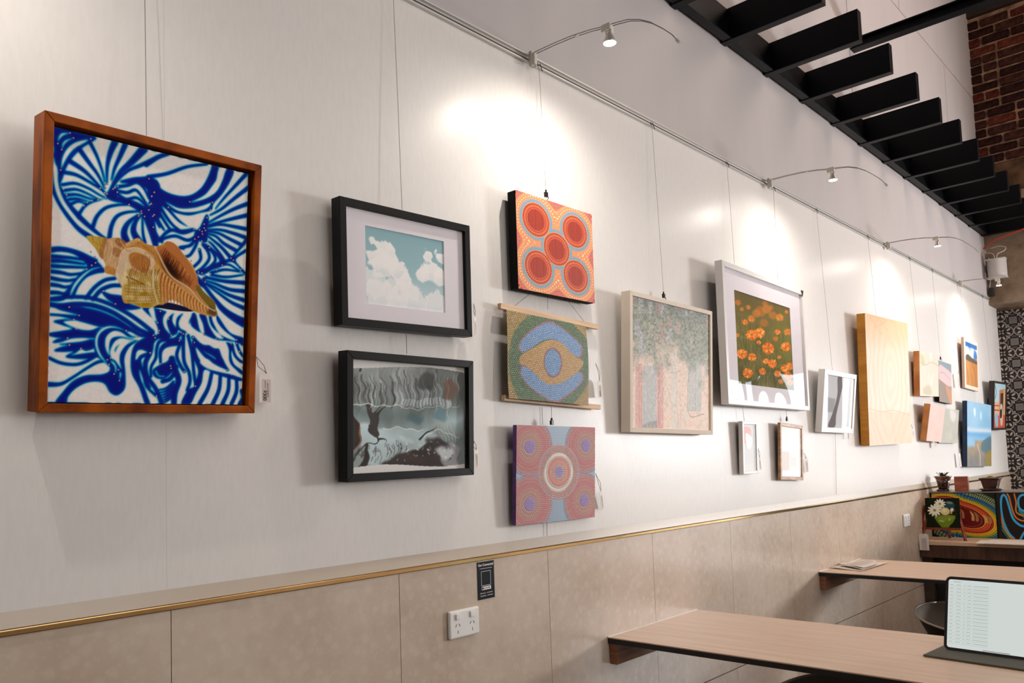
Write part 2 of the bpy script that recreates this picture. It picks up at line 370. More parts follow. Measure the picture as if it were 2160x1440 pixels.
bricks = [mat('brick_'+n, rgb(*c), rough=0.9, spec=0.15, nscale=26, color2=rgb(*c2), bump=0.9, bscale=70, detail=8) for n, c, c2 in (
    ('dark', (54, 28, 24), (30, 14, 12)), ('red', (92, 40, 30), (58, 24, 19)), ('orange', (142, 58, 36), (108, 42, 26)),
    ('brown', (74, 42, 34), (44, 24, 19)), ('rust', (104, 52, 38), (70, 32, 24)))]
protos = []
for i in range(10):
    l_, h_ = (0.214, 0.067) if i < 7 else (0.098, 0.067)
    bm = bmesh.new(); bmesh.ops.create_cube(bm, size=1)
    for v in bm.verts:
        v.co = Vector((v.co.x*l_+random.uniform(-.005, .005), v.co.y*0.05, v.co.z*h_+random.uniform(-.004, .004)))
    bmesh.ops.bevel(bm, geom=[e for e in bm.edges], offset=0.006, segments=1, affect='EDGES')
    me = bpy.data.meshes.new('brick'); bm.to_mesh(me); bm.free(); me.materials.append(bricks[(0, 1, 3, 0, 4, 0, 2, 0, 1, 3)[i]]); protos.append(me)
z = 3.945; row = 0
while z < 5.28:
    x = -0.02 + (0.115 if row % 2 else 0.0); 
    if row % 2:
        o = bpy.data.objects.new('brick', protos[7+row % 3]); COL.objects.link(o); o.parent = wb; o.location = (0.035, YU+0.012, z)
    while x < 1.35:
        half = random.random() < 0.18
        l_ = 0.118 if half else 0.235
        me = protos[random.choice((7, 8, 9))] if half else protos[random.choice((0, 0, 1, 2, 3, 4, 5, 5, 2) if random.random() < 0.85 else (0, 3, 5, 2))]
        o = bpy.data.objects.new('brick', me); COL.objects.link(o); o.parent = wb
        o.location = (x+l_/2, YU+0.010+random.uniform(0, 0.022), z+random.uniform(-.002, .002)); o.rotation_euler = (0, random.uniform(-.01, .01), 0)
        x += l_
    z += 0.0853; row += 1
# patterned encaustic tiles, 200 mm
T = Art(84, 84, (26, 22, 22))
d = lambda x, y: np.hypot(T.U-x, T.V-y)
for cx in (0, 1):
    for cy in (0, 1):
        for dx, dy in ((1, 0), (-1, 0), (0, 1), (0, -1)):
            r_ = d(cx+dx*0.27, cy+dy*0.27)
            T.blend(np.clip(1.5-np.abs(r_-0.215)/0.026*1.2, 0, 1), (184, 172, 164))
for cx in (0, 1):
    for cy in (0, 1):
        for dx, dy in ((1, 0), (-1, 0), (0, 1), (0, -1)):
            r_ = d(cx+dx*0.27, cy+dy*0.27); T.blend(np.clip((0.195-r_)/0.012, 0, 1), (28, 24, 24))
        for dx, dy in ((1, 0), (-1, 0), (0, 1), (0, -1)):
            for sgn in (-1, 1):
                ex, ey = cx+dx*0.29+(-dy)*sgn*0.085, cy+dy*0.29+dx*sgn*0.085
                T.ell((ex, ey), 0.092, 0.042, (196, 184, 174), math.atan2(dy, dx)+sgn*0.55)
        r_ = d(cx, cy); T.blend(np.clip((0.14-r_)/0.02, 0, 1)*0.6, (24, 20, 20))
        for sx in (-1, 1):
            for sy in (-1, 1): T.ell((cx+sx*0.062, cy+sy*0.062), 0.036, 0.03, (200, 188, 178), 0.78)
sq = np.maximum(np.abs(T.U-.5), np.abs(T.V-.5)); T.blend(np.clip((0.165-sq)/0.02, 0, 1), (150, 142, 136))
T.blend(np.clip((0.14-sq)/0.02, 0, 1)*(0.3+0.5*(np.sin(T.U*70)*np.sin(T.V*70) > 0)), (96, 90, 88))
for a_ in range(4):
    q = math.pi/2*a_; T.ell((0.5+0.255*math.cos(q), 0.5+0.255*math.sin(q)), 0.028, 0.11, (96, 88, 86), q)
    q += math.pi/4; T.ell((0.5+0.3*math.cos(q), 0.5+0.3*math.sin(q)), 0.036, 0.036, (206, 196, 186))
    for e_ in ((0.5, 0), (0.5, 1), (0, 0.5), (1, 0.5)): T.ell(e_, 0.03, 0.03, (190, 178, 168))
M_pat = paint_mat('encaustic_tile_paint', 0.45)
first = T.build('tile', 0.1975, 0.1975, M_pat, wb, 0, 0.0, 0.0); tile_me = first.data
M_tileedge = mat('tile_bisque', rgb(60, 54, 50), rough=0.7)
bk = None
for i in range(-1, 5):
    for j in range(0, 13):
        o = first if (i, j) == (-1, 0) else bpy.data.objects.new('tile', tile_me)
        if o is not first: COL.objects.link(o); o.parent = wb
        o.rotation_euler = (0, 0, -math.pi/2)
        o.location = (0.028+0.2*i, YE-0.006, 0.0+0.2*j)
# shop window: frame, mullions, glass
win = struct(MB().box(1.1, 1.16, YE-0.02, YE+0.08, 0.3, 2.25).box(4.34, 4.4, YE-0.02, YE+0.08, 0.3, 2.25)
             .box(1.16, 4.34, YE-0.02, YE+0.08, 0.3, 0.38).box(1.16, 4.34, YE-0.02, YE+0.08, 2.19, 2.25).build('window_1', M_dark))
for x in (2.2, 3.28): MB().box(x, x+0.05, YE-0.01, YE+0.07, 0.38, 2.19).build('mullion', M_dark, win)
MB().quad([(1.16, YE+0.03, 0.38), (4.34, YE+0.03, 0.38), (4.34, YE+0.03, 2.19), (1.16, YE+0.03, 2.19)]).build('pane', glass_mat('window_glass', 0, 1.3), win)

# the street beyond the shop window
struct(MB().box(-6, 14, 9.2, 30, -0.12, -0.02).build('pavement', mat('asphalt', rgb(150, 150, 152), rough=0.9, noise=0.1)))
fc = struct(MB().box(-4, 14, 20, 20.4, -0.1, 1.9).box(-4, 14, 20, 20.4, 3.4, 5.0).build('street_facade', mat('pale_facade', rgb(236, 234, 232), rough=0.8, noise=0.06, nscale=2)))
tr = tag(MB().tube([(2.36, 10.6, -0.02), (2.40, 10.6, 0.5), (2.45, 10.6, 1.2), (2.58, 10.6, 2.0), (2.62, 10.6, 2.8), (2.6, 10.6, 3.6)], 0.10, 14, 0.075)
         .tube([(2.56, 10.6, 1.9), (2.9, 10.6, 2.7), (3.2, 10.6, 3.5)], 0.06, 10, 0.04).build('street_tree', mat('bark', rgb(92, 82, 78), rough=0.9, noise=0.3, bump=0.6), smooth=True),
         'street tree trunk outside, mirrored dark in the white box frame', 'tree')
# ------------------------------------------------------------------ pictures on the wall
# x, y, z of the front centre, outward tilt, roll, yaw, width, height, depth
FIT = {'shell': (0.0979, 0.7064, 1.7432, 0.1117, 0.0184, 0.0046, 0.4291, 0.5404, 0.0555),
 'sky': (0.0563, 1.3925, 1.868, 0.0319, 0.0223, -0.0135, 0.4429, 0.3193, 0.0362),
 'dark': (0.0571, 1.3935, 1.48, 0.0441, 0.008, 0.0054, 0.4344, 0.3216, 0.0369),
 'orange': (0.0483, 2.0241, 2.0391, 0.0096, 0.0051, -0.0015, 0.3889, 0.308, 0.0345),
 'scroll': (0.0527, 1.9741, 1.6745, -0.0297, -0.0285, -0.0092, 0.3861, 0.2579, 0.035),
 'rodtop': (0.028, 2.0152, 1.8182, 0.0574, -0.0287, 0.0022, 0.496, 0.0172, 0.0146),
 'rodbot': (0.0262, 2.0158, 1.5393, 0.0374, -0.0326, -0, 0.4841, 0.0167, 0.0136),
 'purple': (0.0366, 1.9974, 1.3121, 0.0493, -0.0095, 0.0076, 0.3962, 0.301, 0.0156),
 'pastel': (0.0625, 2.6912, 1.694, 0.0444, -0.013, -0.0006, 0.5934, 0.5068, 0.0393),
 'flowers': (0.0665, 3.5327, 1.8653, 0.0044, -0.003, 0.042, 0.9272, 0.6068, 0.0337),
 'silver': (0.0365, 3.3424, 1.3819, 0.034, -0.0007, -0.0026, 0.1438, 0.2309, 0.0204),
 'smallwood': (0.0322, 3.7847, 1.3565, 0.0284, -0.0485, 0.0164, 0.2684, 0.2696, 0.0141),
 'white': (0.0652, 4.3481, 1.6114, 0.1154, -0.0115, -0.0015, 0.4481, 0.3247, 0.0347),
 'bigwood': (0.0833, 5.1169, 1.7625, 0.0355, 0.0165, -0.0257, 0.7092, 0.7605, 0.0487),
 'p13': (0.0611, 6.0365, 1.8595, 0.0602, 0.0255, -0.0037, 0.4371, 0.3025, 0.039),
 'p14': (0.0422, 6.4938, 1.8269, 0.0358, -0.0308, -0.002, 0.3261, 0.2981, 0.0247),
 'p15': (0.072, 6.0702, 1.5202, 0.1644, -0.0301, -0.005, 0.3549, 0.2507, 0.04),
 'p16': (0.0409, 6.5198, 1.5082, 0.1177, -0.0106, -0.0009, 0.4773, 0.2505, 0.0142),
 'p17': (0.0396, 7.2992, 2.0127, 0.0363, -0.0256, 0.0017, 0.4389, 0.4049, 0.0197),
 'p18': (0.0641, 7.2901, 1.4459, 0.0579, -0.0204, -0.01, 0.7374, 0.5074, 0.0342),
 'p19': (0.0728, 8.0514, 1.6986, 0.087, 0.0148, 0.0048, 0.4837, 0.4198, 0.0418)}
def place(k, name, label, cat, group=None):
    x, y, z, ti, ro, ya, w, h, t = FIT[k]
    M = Matrix.Rotation(ya, 4, 'Z') @ Matrix.Rotation(ti, 4, 'Y') @ Matrix.Rotation(ro, 4, 'X')
    base = Vector((x, y, z)) - (M @ Vector((1, 0, 0)))*t - (M @ Vector((0, 0, 1)))*h/2
    o = empty(name, base, label, cat, group); o.rotation_euler = M.to_euler()
    return o, w, h, t
def frame_bars(root, w, h, t, b, mt, rec=None, bev=0.0012, name='frame'):
    rec = t*0.8 if rec is None else rec; m = MB()
    O = [(-w/2, 0), (w/2, 0), (w/2, h), (-w/2, h)]; I = [(-w/2+b, b), (w/2-b, b), (w/2-b, h-b), (-w/2+b, h-b)]
    for i in range(4):
        j = (i+1) % 4; n = len(m.v)
        for (p, q) in ((O[i], I[i]), (O[j], I[j])):
            m.v += [(0, *p), (t, *p), (t, *q), (t-rec, *q), (t-rec, *q), (0, *q)]
        for k in range(6):
            a, c = n+k, n+(k+1) % 6
            if k == 3: continue
            m.f.append((a, c, c+6, a+6))
        m.f.append((n, n+1, n+2, n+3, n+5)); m.f.append((n+6, n+11, n+9, n+8, n+7))
    return m.build(name, mt, root, bevel=bev)
def canvas_block(root, w, h, t, mt, name='canvas'):
    return MB().box(0, t-0.0012, -w/2, w/2, 0, h).build(name, mt, root, bevel=0.0015)
def pane(root, w, h, b, x, mt=None):
    return MB().quad([(x, -w/2+b, b), (x, w/2-b, b), (x, w/2-b, h-b), (x, -w/2+b, h-b)]).build('glass', mt or M_glass, root)
M_art = paint_mat('painted_artwork', 0.5, 0.0, 0.25, 300)
M_art_gloss = paint_mat('varnished_artwork', 0.6, 0.0, 0.0, 200, 0.06)
M_print_art = paint_mat('printed_artwork', 0.7, 0.0, spec=0.1)
M_dotart = paint_mat('dot_paint', 0.45, 0.0, 0.0, spec=0.25)

# 1 --- shell on blue swirls
root, w, h, t = place('shell', 'framed_painting', 'large framed painting of an orange conch shell on blue and white swirls', 'painting')
frame_bars(root, w, h, t, 0.0165, M_oak, rec=0.03, bev=0.0015)
quad = [(118.5, 260), (531.7, 361.7), (518.5, 851.8), (102.5, 851)]
S = Art(660, 840, (0,), quad, ch=1)
cA = lambda P: [(100+x/4.5, 250+y/4.5) for x, y in P]
cB = lambda P: [(320+x/4.5, 280+y/4.5) for x, y in P]
cS = lambda P: [(180+x/6.857, 470+y/6.857) for x, y in P]
cC = lambda P: [(90+x/4.645, 560+y/4.645) for x, y in P]
cD = lambda P: [(300+x/4.966, 580+y/4.966) for x, y in P]
def L(c, w0, w1, *P): S.line(c(P), w0/4.6, (1,), w1/4.6)
def LW(c, w0, w1, *P): S.line(c(P), w0/4.6, (0,), w1/4.6)
def F(c, *P): S.poly(c(P), (1,))
def W(c, *P): S.poly(c(P), (0,))
# upper left quarter
F(cA, (75, 45), (300, 95), (490, 150), (440, 200), (360, 250), (260, 350), (200, 450), (170, 540), (150, 600), (190, 700), (250, 790), (340, 890), (430, 980), (540, 1080), (640, 1160), (520, 1190), (400, 1110), (310, 1040), (210, 920), (120, 780), (62, 650), (45, 560), (50, 400), (80, 320), (90, 250), (70, 150))
W(cA, (80, 330), (105, 400), (128, 460), (135, 600), (180, 740), (260, 860), (350, 960), (470, 1060), (560, 1120), (500, 1120), (420, 1070), (320, 1000), (220, 880), (140, 760), (95, 640), (78, 500))
W(cA, (128, 195), (130, 150), (165, 108), (245, 110), (185, 135), (150, 165)); W(cA, (166, 268), (168, 210), (205, 172), (278, 158), (225, 190), (190, 225))
W(cA, (158, 455), (165, 350), (220, 250), (310, 190), (445, 168), (370, 215), (280, 270), (215, 350))
for a in (((330, 262), (430, 400), (510, 510), (575, 640)), ((235, 375), (370, 465), (470, 560), (585, 690))): L(cA, 46, 14, *a)
L(cA, 34, 10, (430, 190), (500, 330), (550, 470), (582, 600)); L(cA, 34, 12, (180, 485), (300, 510), (430, 580), (540, 650), (590, 700))
for a in (((170, 605), (290, 592), (420, 640), (520, 700), (590, 735)), ((185, 660), (300, 650), (410, 690), (515, 745)), ((205, 705), (310, 700), (420, 735), (510, 755)), ((235, 745), (320, 740), (420, 770)), ((250, 790), (320, 765), (400, 790))): L(cA, 26, 12, *a)
F(cA, (300, 900), (330, 860), (390, 790), (500, 750), (600, 740), (560, 745), (450, 780), (390, 820), (350, 880), (330, 940))
L(cA, 62, 12, (680, 185), (630, 300), (600, 430), (597, 590)); L(cA, 48, 12, (775, 215), (720, 340), (670, 450), (640, 565))
L(cA, 80, 10, (950, 262), (830, 390), (720, 490), (610, 680)); L(cA, 38, 12, (1090, 340), (920, 420), (800, 470), (700, 560), (650, 640)); L(cA, 26, 16, (1090, 515), (960, 540), (850, 548), (730, 575))
F(cA, (590, 720), (620, 660), (700, 640), (680, 700), (740, 740), (850, 760), (960, 820), (1010, 900), (960, 940), (900, 860), (780, 790), (650, 760))
F(cA, (720, 575), (850, 545), (1000, 535), (1100, 610), (1110, 900), (1060, 900), (1030, 760), (970, 640), (880, 590), (780, 590))
for a in (((700, 625), (800, 610), (880, 585), (950, 640), (1000, 740)), ((690, 665), (790, 680), (870, 655), (930, 720), (1000, 830)), ((690, 690), (780, 745), (880, 730), (960, 800), (1010, 900))): L(cA, 30, 18, *a)
L(cA, 34, 16, (460, 1010), (500, 910), (580, 830), (690, 800), (810, 795)); L(cA, 40, 16, (620, 1110), (640, 1000), (690, 910), (780, 870), (900, 860))
L(cA, 80, 16, (780, 1150), (760, 1060), (800, 970), (900, 890)); L(cA, 80, 14, (900, 1150), (850, 1050), (870, 960), (920, 900)); L(cA, 30, 14, (960, 1160), (940, 1060), (935, 900))
L(cA, 44, 20, (1060, 1190), (1020, 1050), (970, 940), (930, 880)); L(cA, 30, 20, (1075, 1190), (1060, 1080), (1040, 940), (1035, 860)); L(cA, 34, 20, (1000, 560), (1040, 700), (1015, 800), (1040, 900), (1100, 1010))
# upper right quarter
F(cB, (-10, 415), (60, 460), (170, 540), (300, 580), (410, 570), (500, 510), (560, 420), (600, 320), (610, 285), (668, 305), (655, 400), (600, 490), (530, 570), (400, 640), (540, 610), (650, 540), (710, 430), (750, 320), (812, 340), (770, 450), (700, 560), (620, 650), (600, 710), (500, 735), (380, 760), (250, 730), (200, 690), (290, 800), (400, 880), (480, 895), (550, 760), (575, 790), (560, 900), (560, 1010), (500, 1010), (440, 960), (440, 900), (300, 830), (170, 700), (60, 620), (20, 520))
W(cB, (165, 632), (290, 690), (420, 690), (520, 665), (600, 640), (560, 700), (430, 735), (310, 730), (230, 690)); W(cB, (400, 637), (520, 590), (620, 520), (690, 420), (745, 330), (710, 330), (668, 320), (640, 440), (580, 530), (500, 590))
L(cB, 34, 22, (0, 395), (180, 365), (370, 300), (560, 275)); L(cB, 44, 34, (-20, 280), (90, 210), (190, 175))
L(cB, 40, 10, (930, 370), (820, 490), (720, 600), (640, 700)); 
for a in (((950, 500), (820, 600), (700, 700), (590, 760)), ((950, 650), (820, 700), (700, 760), (560, 840)), ((945, 760), (820, 790), (700, 820), (560, 860)), ((940, 895), (820, 870), (680, 850), (550, 880)), ((930, 975), (800, 930), (680, 900), (545, 900)), ((890, 1045), (780, 990), (660, 930), (540, 915)), ((840, 1100), (720, 1030), (640, 960), (530, 930)), ((780, 1160), (700, 1070), (620, 1000), (540, 940)), ((730, 1210), (690, 1140), (620, 1050), (575, 1010))): L(cB, 42, 14, *a)
F(cB, (790, 1160), (930, 980), (935, 1020), (820, 1150), (935, 1080), (930, 1110), (830, 1190), (930, 1310), (920, 1330), (810, 1210), (700, 1230), (520, 1330), (500, 1290), (690, 1200))
for a in (((520, 1040), (570, 1110), (580, 1180), (520, 1260), (450, 1310)), ((530, 1040), (610, 1110), (640, 1190), (580, 1260), (500, 1310)), ((560, 1050), (650, 1130), (690, 1210), (600, 1270)), ((490, 1090), (500, 1180), (440, 1250), (420, 1260)), ((480, 970), (450, 1060), (400, 1140), (350, 1160)), ((450, 990), (400, 1050), (300, 1070), (340, 1080)), ((430, 900), (330, 930), (220, 905), (130, 970), (110, 1010)), ((480, 950), (380, 1000), (260, 960), (150, 985), (130, 1020))): L(cB, 32, 22, *a)
for a in (((60, 570), (150, 740), (230, 850), (300, 905)), ((40, 590), (110, 740), (190, 870), (220, 900)), ((20, 650), (80, 780), (150, 900)), ((0, 480), (30, 650), (20, 760), (60, 900), (110, 1000))): L(cB, 36, 20, *a)
L(cB, 60, 50, (-20, 780), (30, 920), (70, 1050)); L(cB, 26, 18, (100, 1010), (200, 905), (320, 910), (440, 895))
for a in (((470, 1310), (640, 1260), (760, 1230), (880, 1300)), ((600, 1310), (730, 1280), (880, 1300)), ((600, 1330), (740, 1350), (900, 1330)), ((540, 1350), (700, 1390), (920, 1400))): L(cB, 28, 16, *a)
# right middle and lower right
for a in (((1110, 60), (900, 45), (760, 15), (670, 20)), ((1110, 150), (950, 130), (800, 70), (670, 30)), ((1110, 245), (950, 190), (800, 110), (680, 50)), ((1110, 330), (980, 270), (850, 180), (700, 70))): L(cD, 44, 12, *a)
L(cD, 90, 30, (1110, 480), (1000, 420), (900, 350), (810, 250), (680, 90)); F(cD, (600, 60), (700, 130), (800, 240), (840, 330), (960, 440), (1110, 530), (1110, 440), (940, 370), (850, 280), (760, 160), (650, 20), (600, -20))
F(cD, (160, 330), (330, 380), (520, 400), (560, 520), (680, 600), (820, 660), (930, 670), (1040, 690), (1110, 730), (1110, 650), (960, 590), (850, 440), (820, 400), (830, 470), (900, 560), (1030, 665), (960, 660), (850, 600), (780, 480), (760, 400), (740, 410), (770, 520), (890, 645), (820, 640), (740, 520), (700, 400), (640, 400), (680, 500), (690, 600), (640, 560), (600, 400), (560, 400), (500, 590), (420, 560), (400, 600), (340, 630), (300, 660), (200, 660), (150, 720), (120, 800), (90, 760), (160, 640), (210, 590), (170, 470), (40, 330))
W(cD, (345, 622), (270, 540), (255, 430), (330, 340), (430, 350), (350, 400), (300, 470), (320, 560)); W(cD, (390, 540), (350, 460), (380, 380), (480, 370), (410, 430), (395, 500)); W(cD, (430, 540), (420, 470), (480, 380), (560, 400), (530, 480), (540, 590), (480, 570))
W(cD, (205, 575), (100, 520), (-20, 430), (-20, 470), (90, 570), (150, 610)); W(cD, (195, 485), (130, 420), (100, 340), (160, 335), (180, 420))
F(cD, (0, 770), (60, 700), (160, 660), (110, 790), (40, 770)); L(cD, 26, 24, (120, 810), (20, 850), (0, 930), (50, 1040), (80, 1160), (180, 1260)); L(cD, 40, 40, (-20, 900), (-10, 1050), (40, 1200), (100, 1345)); L(cD, 50, 40, (140, 660), (120, 800), (70, 920), (90, 1060), (180, 1190), (240, 1345))
L(cD, 34, 22, (440, 600), (380, 660), (230, 680), (190, 760), (180, 860), (130, 960), (130, 1060)); L(cD, 70, 20, (420, 690), (290, 720), (230, 790), (230, 920))
F(cD, (235, 930), (300, 900), (360, 835), (380, 930), (350, 1010), (260, 1080), (170, 1060), (150, 990)); LW(cD, 18, 14, (180, 1000), (210, 1050), (270, 1055))
for i in range(6): S.line(cD([(215+i*3, 1200+i*30), (290, 1180+i*28), (370, 1110+i*30)]), 14/4.6, (1,), 22/4.6)
L(cD, 40, 40, (250, 1110), (330, 1080), (380, 1010), (400, 950)); L(cD, 66, 60, (350, 870), (390, 1000), (420, 1100), (380, 1230), (370, 1345)); L(cD, 30, 34, (440, 700), (400, 830), (440, 940), (480, 1000)); L(cD, 36, 30, (470, 610), (470, 760), (480, 900), (530, 1010), (540, 1110), (510, 1200))
L(cD, 34, 30, (520, 620), (560, 800), (580, 1000), (600, 1150)); L(cD, 40, 50, (580, 690), (600, 850), (650, 1000), (610, 1150)); L(cD, 34, 22, (570, 640), (680, 760), (800, 800), (840, 900), (930, 985)); F(cD, (580, 640), (680, 720), (820, 730), (880, 860), (960, 980), (900, 960), (800, 850), (700, 790), (610, 720))
F(cD, (600, 720), (700, 800), (820, 880), (940, 985), (840, 960), (720, 860), (640, 900), (720, 970), (860, 1010), (980, 1035), (1090, 1070), (1090, 1030), (990, 960), (950, 860), (940, 760), (900, 690), (1000, 720), (970, 800), (1000, 920), (1095, 1000), (1095, 1090), (960, 1070), (800, 1020), (690, 980), (660, 1120), (600, 1230), (540, 1345), (450, 1345), (520, 1200), (600, 1150), (640, 1000), (600, 850))
W(cD, (600, 740), (700, 850), (820, 930), (930, 985), (820, 990), (700, 930), (630, 860)); W(cD, (640, 640), (760, 680), (900, 680), (950, 760), (960, 900), (1050, 1000), (1090, 1050), (980, 1010), (900, 900), (860, 770), (780, 750))
for a, b in (((770, 1010), (640, 1345)), ((860, 1040), (780, 1345)), ((950, 1065), (880, 1345)), ((1030, 1080), (975, 1345)), ((1080, 1200), (1060, 1345))): S.line(cD([a, ((a[0]+b[0])/2+25, (a[1]+b[1])/2), b]), 36/4.6, (1,), 44/4.6)
for a in (((980, 710), (1010, 820), (1060, 880), (1100, 900)), ((1030, 700), (1060, 780), (1100, 840))): L(cD, 30, 26, *a)
# lower left
L(cC, 44, 40, (60, -40), (250, -50), (400, 0), (470, 20)) if False else None
for a, b, c2, e in (((50, -150), (200, -175), (330, -160), (560, -70)), ((50, -110), (200, -100), (350, -85), (480, -60)), ((60, -60), (200, -60), (330, -45), (440, -30)), ((60, -15), (200, -5), (330, 0), (460, 5)), ((60, 40), (200, 55), (300, 75), (400, 62)), ((60, 100), (180, 125), (280, 135), (350, 120)), ((70, 170), (180, 185), (240, 200), (290, 190)), ((70, 255), (170, 255), (230, 265), (280, 245)), ((70, 320), (200, 320), (260, 290), (290, 260))): L(cC, 38, 18, a, b, c2, e)
F(cC, (60, -185), (200, -200), (350, -170), (470, -120), (560, -60), (640, 40), (560, 60), (460, 100), (380, 190), (330, 300), (300, 310), (350, 200), (430, 100), (520, 30), (620, 0), (520, 10), (420, 70), (330, 170), (270, 300), (200, 320), (300, 180), (400, 60), (470, 10), (430, -60), (330, -130), (200, -155), (60, -145))
L(cC, 30, 30, (450, 310), (540, 200), (640, 130), (740, 110)); L(cC, 34, 34, (520, 320), (600, 230), (700, 185), (800, 180)); F(cC, (610, 240), (700, 270), (820, 290), (880, 360), (1000, 400), (850, 420), (740, 365), (660, 310))
L(cC, 30, 40, (80, 320), (250, 300), (450, 300), (620, 340), (800, 420), (960, 520), (1115, 640)); L(cC, 44, 44, (80, 370), (200, 385), (350, 370), (520, 380), (700, 440), (850, 530), (980, 620), (1115, 675))
F(cC, (80, 360), (200, 390), (290, 400), (420, 400), (600, 440), (760, 510), (900, 600), (1000, 660), (1100, 680), (1000, 690), (900, 640), (850, 630), (740, 590), (700, 575), (600, 590), (440, 550), (330, 520), (200, 490), (80, 480), (80, 465), (200, 470), (385, 480), (290, 450), (180, 420))
F(cC, (130, 540), (250, 520), (340, 525), (220, 545), (360, 615), (500, 630), (600, 590), (560, 640), (530, 700), (420, 700), (300, 710), (200, 745), (120, 752), (180, 715), (265, 710), (160, 700), (80, 680), (80, 662), (200, 640), (320, 615), (200, 570))
F(cC, (135, 835), (200, 800), (285, 778), (180, 770), (400, 745), (520, 720), (530, 800), (450, 830), (405, 812), (350, 850), (300, 880), (440, 860), (540, 850), (600, 880), (530, 900), (400, 912), (250, 895), (330, 840), (240, 842))
L(cC, 26, 26, (80, 905), (200, 955), (340, 970), (450, 940), (570, 870)); F(cC, (60, 1150), (200, 1150), (330, 1080), (450, 1000), (570, 930), (640, 940), (560, 960), (440, 1030), (320, 1110), (200, 1180), (60, 1190))
F(cC, (150, 1350), (220, 1250), (320, 1140), (450, 1080), (600, 1070), (680, 1040), (690, 990), (640, 950), (560, 880), (530, 780), (540, 680), (610, 600), (720, 575), (820, 620), (900, 680), (960, 690), (900, 715), (800, 700), (730, 740), (690, 830), (700, 905), (740, 930), (800, 1010), (760, 900), (740, 820), (800, 760), (960, 725), (880, 790), (830, 900), (840, 1050), (835, 1200), (760, 1270), (690, 1240), (640, 1160), (560, 1135), (450, 1150), (340, 1210), (270, 1290), (250, 1350))
W(cC, (850, 630), (740, 585), (640, 590), (560, 660), (540, 760), (580, 880), (670, 965), (600, 860), (570, 760), (590, 670), (660, 615), (740, 605)); W(cC, (965, 690), (880, 690), (800, 640), (720, 630), (650, 690), (640, 790), (680, 880), (685, 790), (710, 710), (800, 690), (900, 710)); W(cC, (810, 1020), (755, 920), (745, 830), (800, 760), (940, 730), (860, 770), (800, 850), (790, 930)); W(cC, (740, 1060), (735, 990), (690, 930), (730, 940), (760, 1000)); W(cC, (785, 1120), (785, 1040), (805, 1050), (800, 1090))
L(cC, 36, 50, (1090, 690), (960, 770), (920, 900), (930, 1050), (1000, 1180), (1060, 1350)); F(cC, (950, 840), (1000, 790), (1100, 740), (1090, 700), (960, 760), (910, 900)); L(cC, 30, 30, (1090, 850), (990, 900), (1000, 1000), (1040, 1120), (1080, 1190)); L(cC, 26, 20, (1000, 800), (1090, 830))
msk = np.clip(S.a[..., 0], 0, 1); b1 = blur(msk, 6); b2 = blur(msk, 11)
C = Art(330, 420, (250, 244, 240), quad)
def half(a): return (a[0::2, 0::2]+a[1::2, 0::2]+a[0::2, 1::2]+a[1::2, 1::2])/4
m0, m1, m2 = half(msk), half(b1), half(b2)
C.blend(np.clip(m2*1.5, 0, 1)*0.5, (96, 196, 218)); C.blend(np.clip(m1*3.2-0.1, 0, 1), (0, 150, 204)); C.blend(np.clip((m1-0.44)*3.4, 0, 1), (0, 44, 156)); C.blend(np.clip((m2-0.8)*5, 0, 1)*0.8, (0, 16, 134))
# pins at the stroke ends
pins = cA([(245, 112), (278, 160), (128, 212), (165, 270), (445, 168), (156, 465), (182, 648), (210, 703), (580, 590), (600, 600), (534, 640), (582, 632), (578, 684), (598, 695), (588, 730), (512, 752), (456, 760), (412, 775), (376, 808), (642, 570), (722, 577), (703, 622), (674, 634), (657, 648), (697, 678), (1000, 550), (810, 797), (926, 860), (898, 884), (930, 880), (900, 905), (958, 910), (998, 848), (1050, 680), (1026, 718), (1008, 798), (1022, 788), (1036, 908), (1050, 895), (1040, 1012), (440, 1248), (478, 1295), (487, 1356), (450, 1380), (402, 1416)])
pins += cB([(60, 545), (36, 582), (28, 652), (58, 760), (194, 688), (398, 635), (613, 640), (593, 712), (562, 786), (437, 896), (492, 903), (515, 918), (535, 848), (535, 886), (548, 908), (518, 942), (480, 970), (447, 990), (512, 1010), (508, 1042), (572, 1010), (572, 1044), (584, 1072), (488, 1092), (410, 1196), (788, 1172), (812, 1190), (706, 1240), (883, 1280), (877, 1303), (655, 1285), (597, 1325), (480, 1305), (514, 1315), (537, 1348), (514, 1362), (545, 1400)])
pins += cC([(288, 400), (386, 482), (333, 523), (358, 615), (270, 708), (288, 778), (403, 812), (852, 630), (965, 690), (963, 724), (698, 905), (665, 922), (682, 968), (775, 1020), (732, 1062), (785, 1127), (1090, 850), (747, 366), (625, 240)])
pins += cD([(230, 368), (317, 448), (345, 622), (201, 490), (218, 572), (210, 600), (155, 622), (174, 648), (448, 590), (470, 604), (508, 612), (575, 642), (588, 695), (690, 585), (688, 615), (815, 655), (888, 645), (1032, 665), (1032, 702), (975, 705), (430, 678), (360, 835), (231, 925), (338, 945), (342, 972), (480, 1005), (124, 808), (600, 1158), (980, 1033), (933, 982), (188, 1266), (1058, 788), (606, 398)])
C.dots(pins, 1.9, (96, 70, 70)); C.dots([(x-0.3, y-0.5) for x, y in pins], 1.3, (236, 206, 196))
